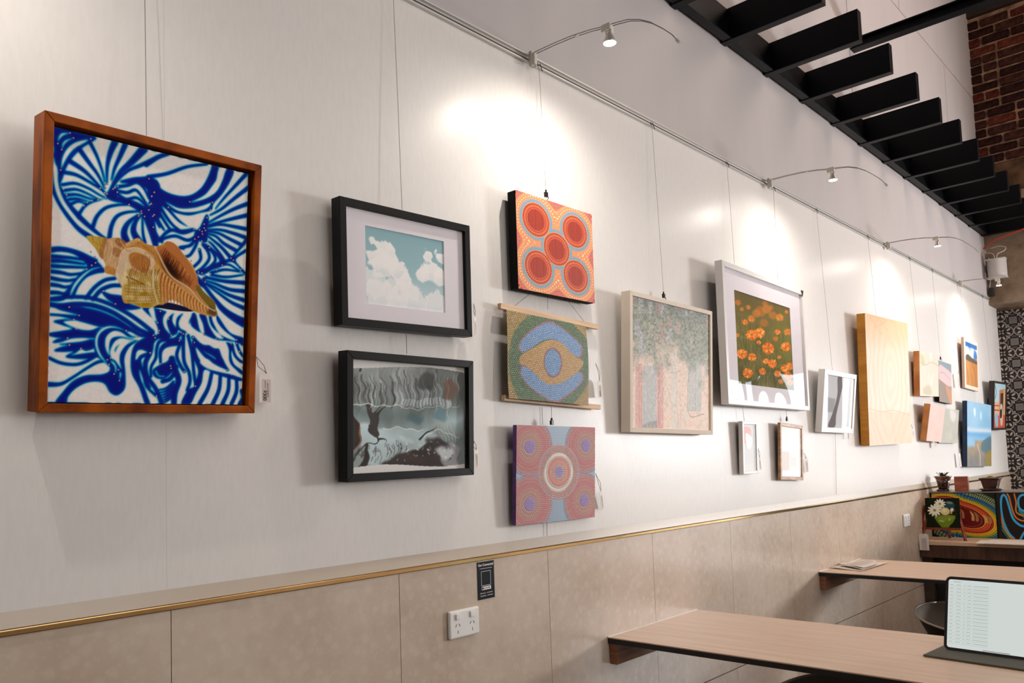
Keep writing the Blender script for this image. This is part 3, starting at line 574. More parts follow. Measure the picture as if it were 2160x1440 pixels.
# the conch, brush strokes layered from light to dark
s_ = cS
C.poly(s_([(1040, 1150), (1250, 1130), (1500, 1190), (1640, 1240), (1560, 1262), (1350, 1245), (1150, 1215), (1040, 1200)]), (12, 16, 60))
out = [(65, 168), (120, 160), (200, 172), (310, 185), (375, 205), (440, 195), (500, 188), (560, 200), (640, 262), (700, 242), (800, 195), (850, 215), (930, 275), (1060, 310), (1150, 285), (1230, 240), (1310, 250), (1380, 300), (1450, 390), (1540, 500), (1610, 590), (1650, 680), (1680, 760), (1690, 850), (1760, 960), (1840, 1035), (1920, 1110), (1940, 1200), (1965, 1300), (1900, 1330), (1750, 1300), (1620, 1250), (1500, 1190), (1400, 1130), (1290, 1088), (1200, 1140), (1100, 1165), (1000, 1205), (850, 1200), (720, 1140), (620, 1140), (580, 1050), (580, 930), (530, 830), (480, 740), (400, 720), (330, 690), (340, 590), (300, 500), (240, 440), (190, 340), (110, 250)]
C.poly(s_(out), (214, 158, 78), soft=1.5)
P_ = lambda pts, col, a=1.0, soft=2.5: C.poly(s_(pts), col, True, a, soft)
Q_ = lambda pts, w0, col, w1=None, a=1.0: C.line(s_(pts), w0/6.857, col, (w1 if w1 is not None else w0)/6.857, alpha=a)
P_([(65, 168), (200, 172), (310, 190), (280, 300), (250, 430), (190, 340), (110, 250)], (206, 170, 66)); P_([(310, 190), (380, 205), (340, 290), (320, 400), (300, 500), (245, 440), (275, 300)], (176, 124, 72))
P_([(380, 205), (500, 190), (480, 260), (560, 330), (600, 380), (540, 500), (500, 640), (400, 640), (330, 560), (310, 450), (340, 300)], (216, 172, 122)); P_([(490, 200), (560, 200), (640, 262), (600, 340), (520, 300), (480, 250)], (168, 108, 58)); P_([(430, 340), (500, 330), (570, 370), (560, 450), (500, 470), (430, 410)], (178, 122, 72)); P_([(340, 600), (480, 640), (500, 740), (400, 720), (335, 690)], (206, 136, 58))
P_([(600, 370), (700, 335), (820, 335), (930, 380), (1040, 480), (1060, 560), (1010, 640), (900, 720), (700, 640), (640, 760), (600, 870), (520, 800), (480, 720), (520, 560)], (226, 196, 158)); P_([(690, 430), (780, 400), (900, 440), (990, 520), (980, 620), (920, 710), (820, 660), (730, 600), (685, 520)], (190, 122, 54))
P_([(700, 240), (800, 195), (860, 225), (930, 280), (1050, 320), (1110, 430), (1180, 580), (1280, 720), (1160, 640), (1060, 520), (960, 400), (820, 320), (640, 320), (620, 290)], (202, 136, 58)); P_([(640, 265), (700, 242), (800, 195), (850, 215), (800, 260), (700, 300), (640, 310)], (226, 178, 112))
P_([(700, 640), (900, 720), (1080, 640), (1160, 760), (1180, 900), (1200, 1140), (1100, 1165), (1000, 1205), (850, 1195), (720, 1140), (620, 1140), (580, 1050), (590, 900), (640, 740)], (206, 168, 84))
for (cx, cy, rx, ry) in ((760, 900, 60, 45), (850, 930, 45, 60), (980, 900, 50, 80), (700, 1060, 60, 45), (900, 1080, 90, 40), (760, 780, 60, 40), (1060, 760, 60, 60), (620, 780, 40, 90)): C.ell(s_([(cx, cy)])[0], rx/6.857, ry/6.857, (246, 226, 168), soft=5, alpha=0.85)
for (cx, cy, rx, ry) in ((680, 1110, 70, 28), (900, 1170, 120, 28), (800, 860, 110, 22), (900, 1010, 70, 25)): C.ell(s_([(cx, cy)])[0], rx/6.857, ry/6.857, (186, 140, 10), soft=4, alpha=0.8)
Q_([(650, 760), (760, 800), (860, 850), (960, 890)], 30, (128, 76, 24), 12, 0.8)
for i in range(16):
    x0 = 660+i*27; Q_([(x0+60, 640+(i % 3)*10), (x0+18, 760), (x0+24, 900), (x0+10, 1020), (x0+34, 1120)], 8 if i % 3 else 15, (104, 60, 22), 4, 0.75)
for i in range(7): Q_([(620+i*6, 880+i*45), (800, 900+i*42), (1000, 905+i*40), (1140, 880+i*38)], 8, (120, 74, 20), 5, 0.6)
for i in range(9): Q_([(720+i*32, 440+abs(i-4)*6), (735+i*30, 540), (740+i*26, 640+abs(i-5)*3)], 7, (100, 52, 14), 5, 0.75)
Q_([(1040, 640), (1030, 780), (1050, 960), (1100, 1140)], 30, (232, 206, 156), 26, 0.8); Q_([(1060, 640), (1056, 780), (1080, 960), (1140, 1130)], 10, (120, 86, 48), 8, 0.8)
P_([(1160, 640), (1300, 770), (1420, 850), (1520, 890), (1640, 1010), (1760, 1150), (1900, 1250), (1965, 1300), (1900, 1330), (1750, 1300), (1620, 1250), (1500, 1190), (1400, 1130), (1290, 1088), (1200, 1140), (1150, 950), (1110, 760)], (214, 152, 84))
for i in range(15):
    u_ = i/14; x0 = 1170+u_*640; y0_ = 700+u_*470+40*math.sin(u_*3.1); Q_([(x0, y0_), (x0-10-20*(1-u_), y0_+130*(1-u_*0.7)), (x0-30*(1-u_)+10, 1120+u_*170-10)], 26-12*u_, (150, 72, 18), 13-4*u_, 0.85)
    Q_([(x0+22, y0_+6), (x0+12, y0_+120*(1-u_*0.7)), (x0+28, 1110+u_*170)], 13-6*u_, (252, 208, 120), 8, 0.75)
for i in range(3): Q_([(1120, 760+i*110), (1240, 800+i*95), (1330, 870+i*75)], 14, (196, 112, 30), 8, 0.6)
P_([(1085, 330), (1180, 300), (1230, 245), (1310, 255), (1390, 320), (1470, 430), (1560, 560), (1640, 700), (1680, 790), (1690, 860), (1740, 950), (1620, 960), (1520, 870), (1400, 820), (1290, 740), (1200, 620), (1130, 480)], (196, 118, 60), 1, 2); P_([(1130, 440), (1210, 400), (1340, 500), (1420, 600), (1480, 720), (1560, 860), (1420, 820), (1300, 740), (1200, 620)], (110, 48, 14), 0.9, 14); P_([(1180, 540), (1260, 520), (1360, 640), (1400, 780), (1300, 740), (1220, 650)], (36, 14, 4), 0.95, 12)
rr = np.random.default_rng(3)
for i in range(70):
    u_ = rr.random(); v_ = rr.random(); x0 = 1180+u_*440; y0_ = 330+u_*480+v_*60-40; Ln = 60+rr.random()*90; q = -1.1+u_*0.9-0.5
    Q_([(x0, y0_), (x0-Ln*0.35, y0_+Ln*0.75)], 9, tuple((np.array((240, 156, 78) if rr.random() < 0.55 else (80, 28, 6))).tolist()), 3, 0.6)
for (pts, wd_, col_, a_) in (([(330, 210), (370, 330), (330, 470)], 16, (150, 96, 48), .6), ([(150, 180), (170, 260), (210, 340)], 12, (150, 110, 30), .6), ([(240, 180), (260, 300), (250, 410)], 12, (160, 104, 50), .6),
    ([(400, 230), (440, 330), (400, 560)], 26, (238, 206, 164), .7), ([(560, 240), (620, 330), (590, 400)], 18, (240, 206, 160), .6), ([(480, 640), (540, 560), (560, 420), (640, 360), (780, 330), (900, 370)], 24, (244, 226, 200), .6),
    ([(500, 720), (560, 820), (600, 900)], 44, (240, 224, 196), .7), ([(590, 900), (600, 1000), (640, 1110)], 30, (214, 180, 90), .8), ([(640, 560), (640, 680), (700, 800)], 26, (236, 216, 186), .7),
    ([(800, 240), (880, 300), (1000, 380), (1060, 500)], 14, (140, 78, 26), .7), ([(700, 270), (820, 270), (920, 330), (1020, 440)], 10, (160, 96, 36), .7), ([(520, 560), (480, 660), (480, 740)], 12, (150, 92, 46), .7),
    ([(1000, 560), (1040, 470), (980, 400)], 16, (238, 212, 170), .7), ([(760, 430), (720, 520), (780, 620)], 12, (214, 150, 84), .8), ([(860, 440), (840, 560), (880, 680)], 10, (222, 158, 90), .8), ([(930, 480), (930, 580), (940, 670)], 10, (216, 150, 80), .8)):
    Q_(pts, wd_, col_, wd_*.5, a_)
P_([(1640, 880), (1700, 890), (1770, 970), (1850, 1050), (1925, 1120), (1940, 1210), (1900, 1230), (1830, 1170), (1740, 1070), (1680, 980)], (128, 104, 34), 1, 2); keep_ = C.a.copy(); rg = np.random.default_rng(12)
def hatch(n, x0, x1, y0, y1, ang, ln, pal, w_=9, a_=0.5):
    for i in range(n):
        x, y = rg.uniform(x0, x1), rg.uniform(y0, y1); q = ang+rg.normal(0, .16); L_ = rg.uniform(.5, 1.2)*ln; c_ = pal[rg.integers(len(pal))]
        Q_([(x-math.cos(q)*L_/2, y-math.sin(q)*L_/2), (x+10*math.sin(q), y+6), (x+math.cos(q)*L_/2, y+math.sin(q)*L_/2)], w_*rg.uniform(.5, 1.4), c_, 3, a_)
hatch(60, 90, 300, 180, 420, 1.1, 70, [(232, 190, 80), (178, 128, 34), (214, 170, 70), (150, 104, 50)])
hatch(80, 310, 600, 200, 680, 1.9, 80, [(240, 208, 168), (200, 150, 98), (176, 120, 70), (226, 184, 132)])
hatch(60, 640, 1080, 220, 420, 0.55, 90, [(240, 186, 110), (176, 104, 40), (220, 160, 84), (150, 84, 28)])
hatch(120, 520, 1080, 700, 1160, 1.45, 90, [(250, 230, 180), (196, 150, 40), (232, 200, 120), (150, 100, 40), (214, 180, 70)], 11, .5)
hatch(50, 700, 990, 430, 700, 1.75, 90, [(226, 160, 84), (156, 92, 34), (206, 136, 66)], 8, .5)
hatch(70, 1130, 1700, 800, 1260, 1.35, 70, [(250, 204, 124), (176, 96, 36), (226, 160, 86), (140, 66, 20)], 8, .45)
mk = Art(C.nx, C.ny, (0,), quad, ch=1); mk.poly(s_(out), (1,)); mm_ = mk.a; C.a = C.a*mm_+keep_*(1-mm_)
P_([(1850, 1180), (1930, 1230), (1960, 1300), (1900, 1320), (1820, 1280), (1840, 1220)], (92, 64, 36), 0.9, 5)
Q_([(1060, 320), (1120, 430), (1200, 600), (1310, 760), (1500, 880), (1600, 960), (1700, 1090), (1800, 1180), (1930, 1250)], 34, (226, 190, 146), 18); Q_([(1085, 350), (1140, 450), (1215, 610), (1320, 755), (1500, 866), (1606, 945), (1710, 1080), (1800, 1165)], 7, (128, 72, 34), 5)
C.a *= (0.97+0.05*noise2(C.ny, C.nx, 3, 5)[..., None])
cw, ch_ = w-2*0.0165-0.012, h-2*0.0165-0.009
C.build('artwork', cw, ch_, M_art_gloss, root, x=t-0.009, y0=-w/2+0.0165+0.0015, z0=0.0165+0.002)
MB().box(t-0.030, t-0.0092, -w/2+0.018, -w/2+0.018+cw, 0.0185, 0.0185+ch_-0.001).build('canvas', M_canvas_cream, root)
MB().box(0.004, t-0.032, -w/2+0.016, w/2-0.016, 0.016, h-0.016).build('backing', M_canvas_black, root)
# 2 --- cloud print in a black frame
root, w, h, t = place('sky', 'framed_print', 'black framed cloud picture with wide white mat, upper of the two black frames', 'picture')
frame_bars(root, w, h, t, 0.0195, M_blackframe, rec=0.012)
A = Art(220, 165, (140, 178, 184), [(766, 477), (944.5, 513), (947, 660.5), (770, 639)])
n1 = noise2(165, 220, 46, 11, 5); n2 = noise2(165, 220, 22, 12, 5)
A.a[:] = (np.array((136, 180, 190))*(1-A.V[..., None])+np.array((176, 208, 214))*A.V[..., None])/255
for cx, cy, r in ((0.13, 0.37, .12), (0.22, 0.3, .13), (0.32, 0.42, .14), (0.2, 0.5, .16), (0.42, 0.5, .14), (0.5, 0.6, .1), (0.33, 0.24, .07), (0.1, 0.2, .05), (0.74, 0.5, .11), (0.84, 0.46, .13), (0.66, 0.53, .08), (0.95, 0.5, .12), (0.8, 0.2, .08), (0.95, 0.22, .08), (0.88, 0.16, .06), (0.12, 0.68, .16), (0.3, 0.72, .12), (0.55, 0.75, .12), (0.6, 0.9, .2), (0.2, 0.9, .22), (0.9, 0.9, .18), (0.4, 0.88, .15)):
    dd = np.hypot(A.U-cx, (A.V-cy)*0.8)+(n2-0.5)*0.2; lit = np.clip((r-dd)/0.022, 0, 1)
    A.blend(lit*(0.95 if cy < 0.65 else 0.75), (252, 250, 248)); A.blend(np.clip((r-dd)/0.1, 0, 1)*np.clip((A.V-cy)/0.1, 0, 1)*0.45*n2*1.6, (176, 198, 206))
A.blend(np.clip(A.V*2.2-1.2, 0, 1)*(0.3+0.5*n1), (242, 240, 242))
for i in range(26): A.ell((RNG.uniform(.1, .98), RNG.uniform(.04, .3)), .016, .013, (226, 240, 242), soft=3, alpha=0.7)
A.ell((0.095, 0.43), .035, .02, (96, 110, 116), 0.4, 3); A.ell((0.86, 0.39), .014, .02, (176, 150, 130), 0, 3)
mx = t-0.012
q0 = (-w/2+0.0195, 0.0195, w/2-0.0195, h-0.0195)
pw, ph = 0.268, 0.2; px0, pz0 = -w/2+0.084, 0.062
MB().box(mx-0.003, mx, q0[0], px0, q0[1], q0[3]).box(mx-0.003, mx, px0+pw, q0[2], q0[1], q0[3]).box(mx-0.003, mx, px0, px0+pw, q0[1], pz0).box(mx-0.003, mx, px0, px0+pw, pz0+ph, q0[3]).build('mat_board', M_matboard, root)
A.build('artwork', pw, ph, M_print_art, root, x=mx-0.0028, y0=px0, z0=pz0); pane(root, w, h, 0.0195, t-0.006)
MB().box(0.003, mx-0.004, q0[0], q0[2], q0[1], q0[3]).build('backing', M_canvas_black, root)
# 3 --- dark landscape print behind rippled acrylic, bar reflections painted in
root, w, h, t = place('dark', 'framed_print', 'black framed dark snowy landscape print behind rippled acrylic, lower of the two black frames', 'picture')
frame_bars(root, w, h, t, 0.0195, M_blackframe, rec=0.014)
c3 = lambda P: [(600+x/2.118, 380+y/2.118) for x, y in P]
A = Art(250, 210, (96, 108, 108), [(742.5, 754), (990.5, 775), (991, 988), (743, 1001)])
n1 = noise2(210, 250, 60, 21, 4); n2 = noise2(210, 250, 9, 22, 3); nv = noise2(210, 250, 16, 23, 2)[0:1, :]*np.ones((210, 1))
A.blend(np.clip(1-A.V*2, 0, 1)*(0.3+0.5*nv), (170, 166, 166)); A.blend(np.clip((0.55-np.abs(A.V-0.25))*1.2, 0, 1)*(nv > .5)*0.45, (52, 58, 58))
A.blend(np.clip(A.U*2-1.1, 0, 1)*np.clip(1.3-A.V*1.5, 0, 1)*(0.4+0.4*nv), (38, 42, 40))
A.blend(np.clip(1-np.abs(A.V-0.62-0.1*np.sin(A.U*5))*5, 0, 1)*0.7, (150, 168, 170)); 
A.poly(c3([(340, 1090), (480, 1110), (640, 1115), (700, 1150), (620, 1200), (520, 1230), (400, 1280), (350, 1200)]), (146, 160, 162), soft=6)
A.poly(c3([(300, 1040), (345, 1080), (355, 1150), (300, 1230)]), (26, 22, 22), soft=2); A.line(c3([(352, 1085), (350, 1150), (310, 1240)]), 2, (140, 84, 60)); A.poly(c3([(300, 1330), (330, 1240), (380, 1180), (400, 1290), (420, 1330), (360, 1350)]), (30, 26, 24), soft=3); A.poly(c3([(305, 1320), (330, 1250), (370, 1190), (370, 1240), (340, 1330)]), (120, 128, 124), soft=4)
A.poly(c3([(420, 1300), (500, 1250), (600, 1200), (700, 1165), (790, 1190), (800, 1260), (700, 1290), (560, 1310)]), (44, 36, 38), soft=5)
A.poly(c3([(690, 1200), (760, 1170), (800, 1200), (800, 1270), (740, 1270)]), (150, 156, 158), alpha=0.7, soft=6)
for P in ([(345, 830), (400, 810)], [(355, 850), (372, 800)], [(405, 1130), (420, 1050), (375, 1010)], [(420, 1050), (470, 1010)], [(420, 1050), (445, 1000)], [(400, 1100), (430, 1160), (380, 1180)], [(430, 1150), (470, 1160)], [(620, 1150), (700, 1110)]): A.line(c3(P), 5, (34, 32, 32), 1.5)
A.poly(c3([(398, 1130), (402, 1060), (370, 1005), (400, 1010), (420, 1035), (470, 1010), (445, 1050), (440, 1130)]), (48, 44, 44), soft=2)
for i in range(60):
    x = RNG.uniform(340, 560); y = RNG.uniform(1190, 1260); A.line(c3([(x, y), (x+RNG.uniform(-6, 6), y-RNG.uniform(12, 30))]), 1.0, (52, 44, 42))
for x in (340, 365, 390, 410, 440, 470, 505): A.line(c3([(x, 1000), (x-3, 950), (x+8, 905)]), 2.2, (74, 66, 66), 1); A.line(c3([(x, 950), (x+18, 915)]), 1.4, (74, 66, 66), 1)
for i in range(26): x = 310+i*19; A.line(c3([(x, 860+RNG.uniform(0, 60)), (x+RNG.uniform(-6, 6), 1010)]), RNG.uniform(2, 6), random.choice([(70, 76, 76), (120, 126, 128), (60, 52, 50), (146, 150, 150)]), alpha=0.5)
for i in range(6): x = 690+i*16; A.line(c3([(x, 1090), (x+14, 1160)]), 3.2, (160, 148, 138), 2, alpha=0.6)
A.line(c3([(470, 1110), (640, 1112)]), 1.5, (190, 196, 196))
for i in range(90):
    x = RNG.uniform(320, 800); y = RNG.uniform(840, 960); ln = RNG.uniform(20, 90); A.line(c3([(x, y), (x+RNG.uniform(-8, 8), y+ln)]), RNG.uniform(1, 5), random.choice([(40, 46, 46), (150, 158, 160), (90, 98, 100), (56, 44, 42), (176, 178, 180)]), alpha=0.35)
for i in range(16): x = 540+i*14; A.poly(c3([(x, 975), (x+8, 975), (x+8, 1008), (x, 1008)]), (170, 178, 184), False, 0.6, 2)  # pale bars paint a bottle row's reflection into the print
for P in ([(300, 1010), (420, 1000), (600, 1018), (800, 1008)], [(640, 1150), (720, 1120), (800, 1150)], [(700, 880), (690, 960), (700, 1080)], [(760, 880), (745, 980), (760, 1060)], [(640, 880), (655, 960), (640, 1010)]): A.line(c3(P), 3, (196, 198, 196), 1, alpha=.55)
for (x, y, a_, b_, c_) in ((700, 1180, 60, 22, (24, 20, 22)), (640, 1220, 50, 16, (30, 24, 26)), (600, 1240, 60, 18, (66, 48, 44)), (740, 1215, 34, 30, (176, 182, 184)), (560, 1160, 30, 12, (176, 190, 196)), (760, 930, 30, 50, (96, 70, 56)), (660, 900, 40, 40, (44, 52, 52)), (610, 1060, 40, 20, (70, 92, 98)), (720, 1050, 30, 30, (84, 112, 120))):
    A.ell(c3([(x, y)])[0], a_/2.1, b_/2.1, c_, 0.2, 7, .7)
for i in range(40): x, y = RNG.uniform(520, 800), RNG.uniform(1170, 1260); A.ell(c3([(x, y)])[0], RNG.uniform(1, 4), RNG.uniform(.6, 2), random.choice([(206, 206, 204), (20, 16, 18), (120, 96, 90)]), RNG.uniform(0, 3), 1.5, .7)
sx_ = np.clip((A.X+3.2*np.sin(A.Y*0.07)+2.2*np.sin(A.Y*.19+A.X*.04)).astype(int), 0, A.nx-1); sy_ = np.clip((A.Y+2.6*np.sin(A.X*.08)+1.6*np.sin(A.X*.21)).astype(int), 0, A.ny-1); A.a = A.a[sy_, sx_]; A.a = np.clip((A.a-0.36)*1.55+0.42, 0, 1)*(0.8+0.4*n1[..., None])
A.blend(((A.V < 0.055+0.03*np.sin(A.U*4.2+2)) | (A.V > 0.95-0.02*np.sin(A.U*6))).astype(float), (236, 234, 230))
A.blend((A.U < 0.012).astype(float), (196, 192, 188))
rip = 0.004*np.sin(A.U*9+A.V*3)*np.sin(A.V*3.1)
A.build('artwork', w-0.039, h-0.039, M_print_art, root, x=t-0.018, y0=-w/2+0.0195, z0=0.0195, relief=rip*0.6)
MB().box(0.003, t-0.024, -w/2+0.0195, w/2-0.0195, 0.0195, h-0.0195).build('backing', M_canvas_black, root)
pane(root, w, h, 0.0195, t-0.008, M_glass_wavy)
# 4 --- orange dot canvas
root, w, h, t = place('orange', 'canvas_painting', 'salmon and orange dot canvas with five brick-red ovals and black sides', 'painting')
canvas_block(root, w, h, t, M_canvas_black)
quad = [(1087.6, 400.6), (1246.9, 452.3), (1255.5, 639.4), (1093.3, 608.3)]
A = Art(280, 230, (222, 112, 98), quad)
cen = A.T([(1020+x/2.768, 380+y/2.768) for x, y in ((308, 232), (533, 300), (428, 402), (322, 508), (540, 560))])
px_m = A.nx/w; pz_m = A.ny/h
D = [np.hypot((A.X-c[0])/px_m/1.22, (A.Y-c[1])/pz_m*1.0) for c in cen]; TH = [np.arctan2((A.Y-c[1])/pz_m, (A.X-c[0])/px_m/1.22) for c in cen]
D = np.array(D); TH = np.array(TH); k_ = D.argmin(0); dm = D.min(0); th = np.take_along_axis(TH, k_[None], 0)[0]
sm = -np.log(np.sum(np.exp(-D/0.012), 0))*0.012+0.004
rel = np.zeros_like(dm)
def ring(r0, wd, col): A.blend(np.clip(1.2-np.abs(dm-r0)/(wd/2)*1.0, 0, 1), col)
def rdots(field, r0, n, rad, col, hgt=0.0006, phase=0.0):
    a = (th*n/(2*math.pi)+phase) % 1-0.5; s_ = a*2*math.pi*r0/n; q = np.hypot(field-r0, s_); mm = np.clip((rad-q)/0.0005, 0, 1)
    A.blend(mm, col); global rel; rel = np.maximum(rel, mm*hgt)
A.blend(np.clip((0.092-sm)/0.001, 0, 1), (230, 150, 100))
rdots(sm, 0.0965, 60, 0.0022, (72, 140, 116)); rdots(sm, 0.108, 56, 0.0034, (104, 44, 34)); rdots(sm, 0.108, 56, 0.0017, (196, 100, 84)); rdots(sm, 0.115, 60, 0.0030, (116, 46, 36), phase=.5)
rdots(sm, 0.078, 46, 0.0023, (252, 230, 206)); rdots(sm, 0.0865, 54, 0.0019, (248, 206, 160)); rdots(sm, 0.0705, 42, 0.0016, (244, 196, 150))
ring(0.0605, 0.013, (122, 168, 190)); rdots(dm, 0.0635, 52, 0.0021, (176, 140, 160)); rdots(dm, 0.0585, 48, 0.0021, (76, 160, 190))
A.blend(np.clip((0.0535-dm)/0.001, 0, 1), (206, 92, 58)); rdots(dm, 0.050, 44, 0.0024, (150, 40, 26)); rdots(dm, 0.044, 40, 0.0018, (240, 150, 90)); rdots(dm, 0.039, 36, 0.0022, (170, 50, 30))
core = np.clip((0.034-dm)/0.001, 0, 1); hat = (np.sin(A.X*2*math.pi/4.6) > 0); A.blend(core, (184, 68, 50)); A.blend(core*hat*0.85, (136, 42, 30))
A.build('artwork', w, h, M_dotart, root, x=t, z0=0, relief=rel)
# 5 --- dot painted cloth scroll on two pine rods
root, w, h, t = place('scroll', 'painted_scroll', 'dotted cloth scroll with blue eye shape hung between two pine rods', 'wall hanging')
Mi = None
A = Art(250, 230, (178, 150, 96), [(1074, 656), (1241, 689), (1248, 850.7), (1081.4, 833.4)])
c5 = lambda P: [(1020+x/2.768, 380+y/2.768) for x, y in P]
A.poly(c5([(175, 960), (200, 880), (280, 800), (380, 790), (480, 800), (560, 870), (620, 950), (630, 1080), (620, 1180), (560, 1270), (470, 1330), (380, 1310), (250, 1280), (190, 1180), (170, 1060)]), (98, 124, 92), soft=4)
A.poly(c5([(225, 1040), (300, 980), (400, 935), (500, 970), (570, 1040), (590, 1070), (540, 1130), (440, 1190), (380, 1180), (280, 1120)]), (206, 166, 110), soft=2)
def arc(P, col, rim):
    A.poly(c5(P), rim, soft=2); q = np.mean(P, 0); A.poly(c5([(q[0]+(x-q[0])*0.955, q[1]+(y-q[1])*0.9) for x, y in P]), col, soft=2)
arc([(218, 975), (235, 930), (300, 870), (390, 828), (450, 850), (520, 905), (580, 965), (582, 1020), (560, 1040), (520, 1010), (460, 950), (390, 928), (330, 950), (270, 995), (235, 1005)], (132, 168, 214), (166, 124, 136))
arc([(230, 1100), (245, 1072), (300, 1110), (370, 1175), (430, 1185), (500, 1160), (560, 1115), (590, 1125), (590, 1170), (530, 1230), (440, 1285), (380, 1265), (290, 1200), (240, 1140)], (132, 168, 214), (166, 120, 130))
A.ell(c5([(412, 1062)])[0], 54/2.768, 84/2.768, (160, 116, 126), -0.1); A.ell(c5([(412, 1062)])[0], 45/2.768, 74/2.768, (128, 168, 214), -0.1)
gx, gy = A.X/5.4, A.Y/5.0; gx = gx+(np.floor(gy) % 2)*0.5; dx_, dy_ = gx-np.floor(gx)-.5, gy-np.floor(gy)-.5
dd = np.hypot(dx_, dy_); lum = np.clip((0.42-dd)/0.12, 0, 1); cellr = noise2(230, 250, 1.6, 31, 1)
A.a *= (0.74+0.34*lum+0.12*(cellr-0.5))[..., None]; A.blend(lum*(cellr > 0.62)*0.28, (250, 236, 214)); A.blend(lum*(cellr < 0.3)*0.25, (120, 70, 60))
def curl(co, gy_, gz_):
    co[..., 0] += 0.003*np.sin(gz_*5)+0.004*np.sin(gy_*3.1)*np.sin(gz_*2.5); co[..., 1] += 0.0045*np.sin(gz_*3.1)*(0.5-gy_)*2*-1; return co
A.build('cloth', w, h+0.012, M_dotart, root, x=t-0.012, z0=-0.006, relief=lum*0.0007, warp=curl)
for k in ('rodtop', 'rodbot'):
    x, y, z, ti, ro, ya, w2, h2, t2 = FIT[k]
    M2 = Matrix.Translation((x, y, z)) @ Matrix.Rotation(ya, 4, 'Z') @ Matrix.Rotation(ti, 4, 'Y') @ Matrix.Rotation(ro, 4, 'X')
    o = MB().box(-t2/2+0.0005, 0, -w2/2, w2/2, -h2/2, h2/2).build('rod', M_pine, None, bevel=0.001)
    o2 = MB().box(-t2, -t2/2-0.0005, -w2/2, w2/2, -h2/2, h2/2).build('rod', M_pine, None, bevel=0.001)
    for q in (o, o2):
        q.parent = root; bpy.context.view_layer.update(); q.matrix_parent_inverse = root.matrix_world.inverted(); q.matrix_world = M2
m = MB()
tp = at(1160, 585, 0, 0.007); a_, b_ = at(1086, 645, 0, 0.016), at(1232, 678, 0, 0.016)
for e in (a_, b_):
    m.tube([e, tp], 0.0006, 5)
o = m.build('cord', M_hook, None); o.parent = root; o.matrix_parent_inverse = root.matrix_world.inverted()
# 6 --- purple edged dot canvas
root, w, h, t = place('purple', 'canvas_painting', 'pink and lilac dot canvas with five rosettes and purple sides, hung under the scroll', 'painting')
canvas_block(root, w, h, t, M_canvas_purple)
A = Art(290, 240, (160, 180, 200), [(1089.4, 895.8), (1255, 901.5), (1254.4, 1090), (1088.3, 1108.3)])
px_m = A.nx/w; pz_m = A.ny/h; c6 = lambda P: [(1020+x/4.8, 840+y/4.8) for x, y in P]
cc = A.T(c6([(765, 745), (470, 490), (1035, 480), (470, 1070), (1020, 1030)])); rel = np.zeros((A.ny, A.nx))
D = np.array([np.hypot((A.X-c[0])/px_m/1.2, (A.Y-c[1])/pz_m) for c in cc]); TH = np.array([np.arctan2((A.Y-c[1])/pz_m, (A.X-c[0])/px_m/1.2) for c in cc])
jj = RNG.random((A.ny, A.nx)); gx, gy = A.X/4.3, A.Y/4.0; gx = gx+(np.floor(gy) % 2)*0.5; lum = np.clip((0.42-np.hypot(gx-np.floor(gx)-.5, gy-np.floor(gy)-.5))/0.14, 0, 1)
A.a *= (0.88+0.14*lum)[..., None]
def disc(i, r1, col): A.blend(np.clip((r1-D[i])/0.0008, 0, 1), col)
def rd(i, r0, n, rad, col, sh=(70, 56, 84)):  # sh paints a small offset shade under each dot
    global rel
    a = (TH[i]*n/(2*math.pi)) % 1-0.5; s_ = a*2*math.pi*r0/n
    A.blend(np.clip((rad*1.15-np.hypot(D[i]-r0-0.0004, s_-0.0006))/0.0007, 0, 1)*0.55, sh); mm = np.clip((rad-np.hypot(D[i]-r0, s_))/0.0007, 0, 1); A.blend(mm, col); rel = np.maximum(rel, mm*0.0012)
for i in (1, 2, 3, 4):
    disc(i, 0.083, (198, 138, 138)); disc(i, 0.053, (190, 150, 138)); disc(i, 0.022, (150, 128, 176))
    for k, r_ in enumerate(np.arange(0.003, 0.021, 0.0048)): rd(i, r_, max(3, int(2*math.pi*r_/0.0052)), 0.0021, (200, 176, 222), (58, 46, 104))
    for k, r_ in enumerate(np.arange(0.0255, 0.09, 0.0053)):
        rd(i, r_, int(2*math.pi*r_/0.0058), 0.0020, [(212, 168, 148), (196, 150, 130), (222, 172, 168), (210, 156, 140), (226, 150, 150), (206, 132, 138), (232, 140, 136), (220, 120, 122)][k % 8], (120, 78, 88) if k % 3 else (84, 60, 104))
disc(0, 0.088, (196, 156, 150)); 
for k, r_ in enumerate((0.066, 0.072, 0.078, 0.084)): rd(0, r_, int(2*math.pi*r_/0.0056), 0.0020, [(196, 164, 140), (202, 156, 140), (200, 160, 176), (208, 186, 200)][k], (100, 96, 110))
disc(0, 0.0605, (214, 208, 198)); disc(0, 0.0515, (222, 184, 170))
for k, (r_, c) in enumerate(((0.0495, (200, 206, 216)), (0.0435, (232, 96, 86)), (0.0385, (226, 116, 104)), (0.033, (214, 158, 138)), (0.028, (204, 148, 130)), (0.023, (196, 150, 132)))):
    rd(0, r_, int(2*math.pi*r_/0.0056), 0.0021, c, (60, 58, 110) if k == 0 else (130, 50, 50))
disc(0, 0.019, (160, 140, 184))
for r_ in (0.003, 0.0078, 0.0126, 0.0172): rd(0, r_, max(3, int(2*math.pi*r_/0.0052)), 0.0021, (204, 184, 222), (66, 54, 110))
A.build('artwork', w, h, M_dotart, root, x=t, relief=rel)
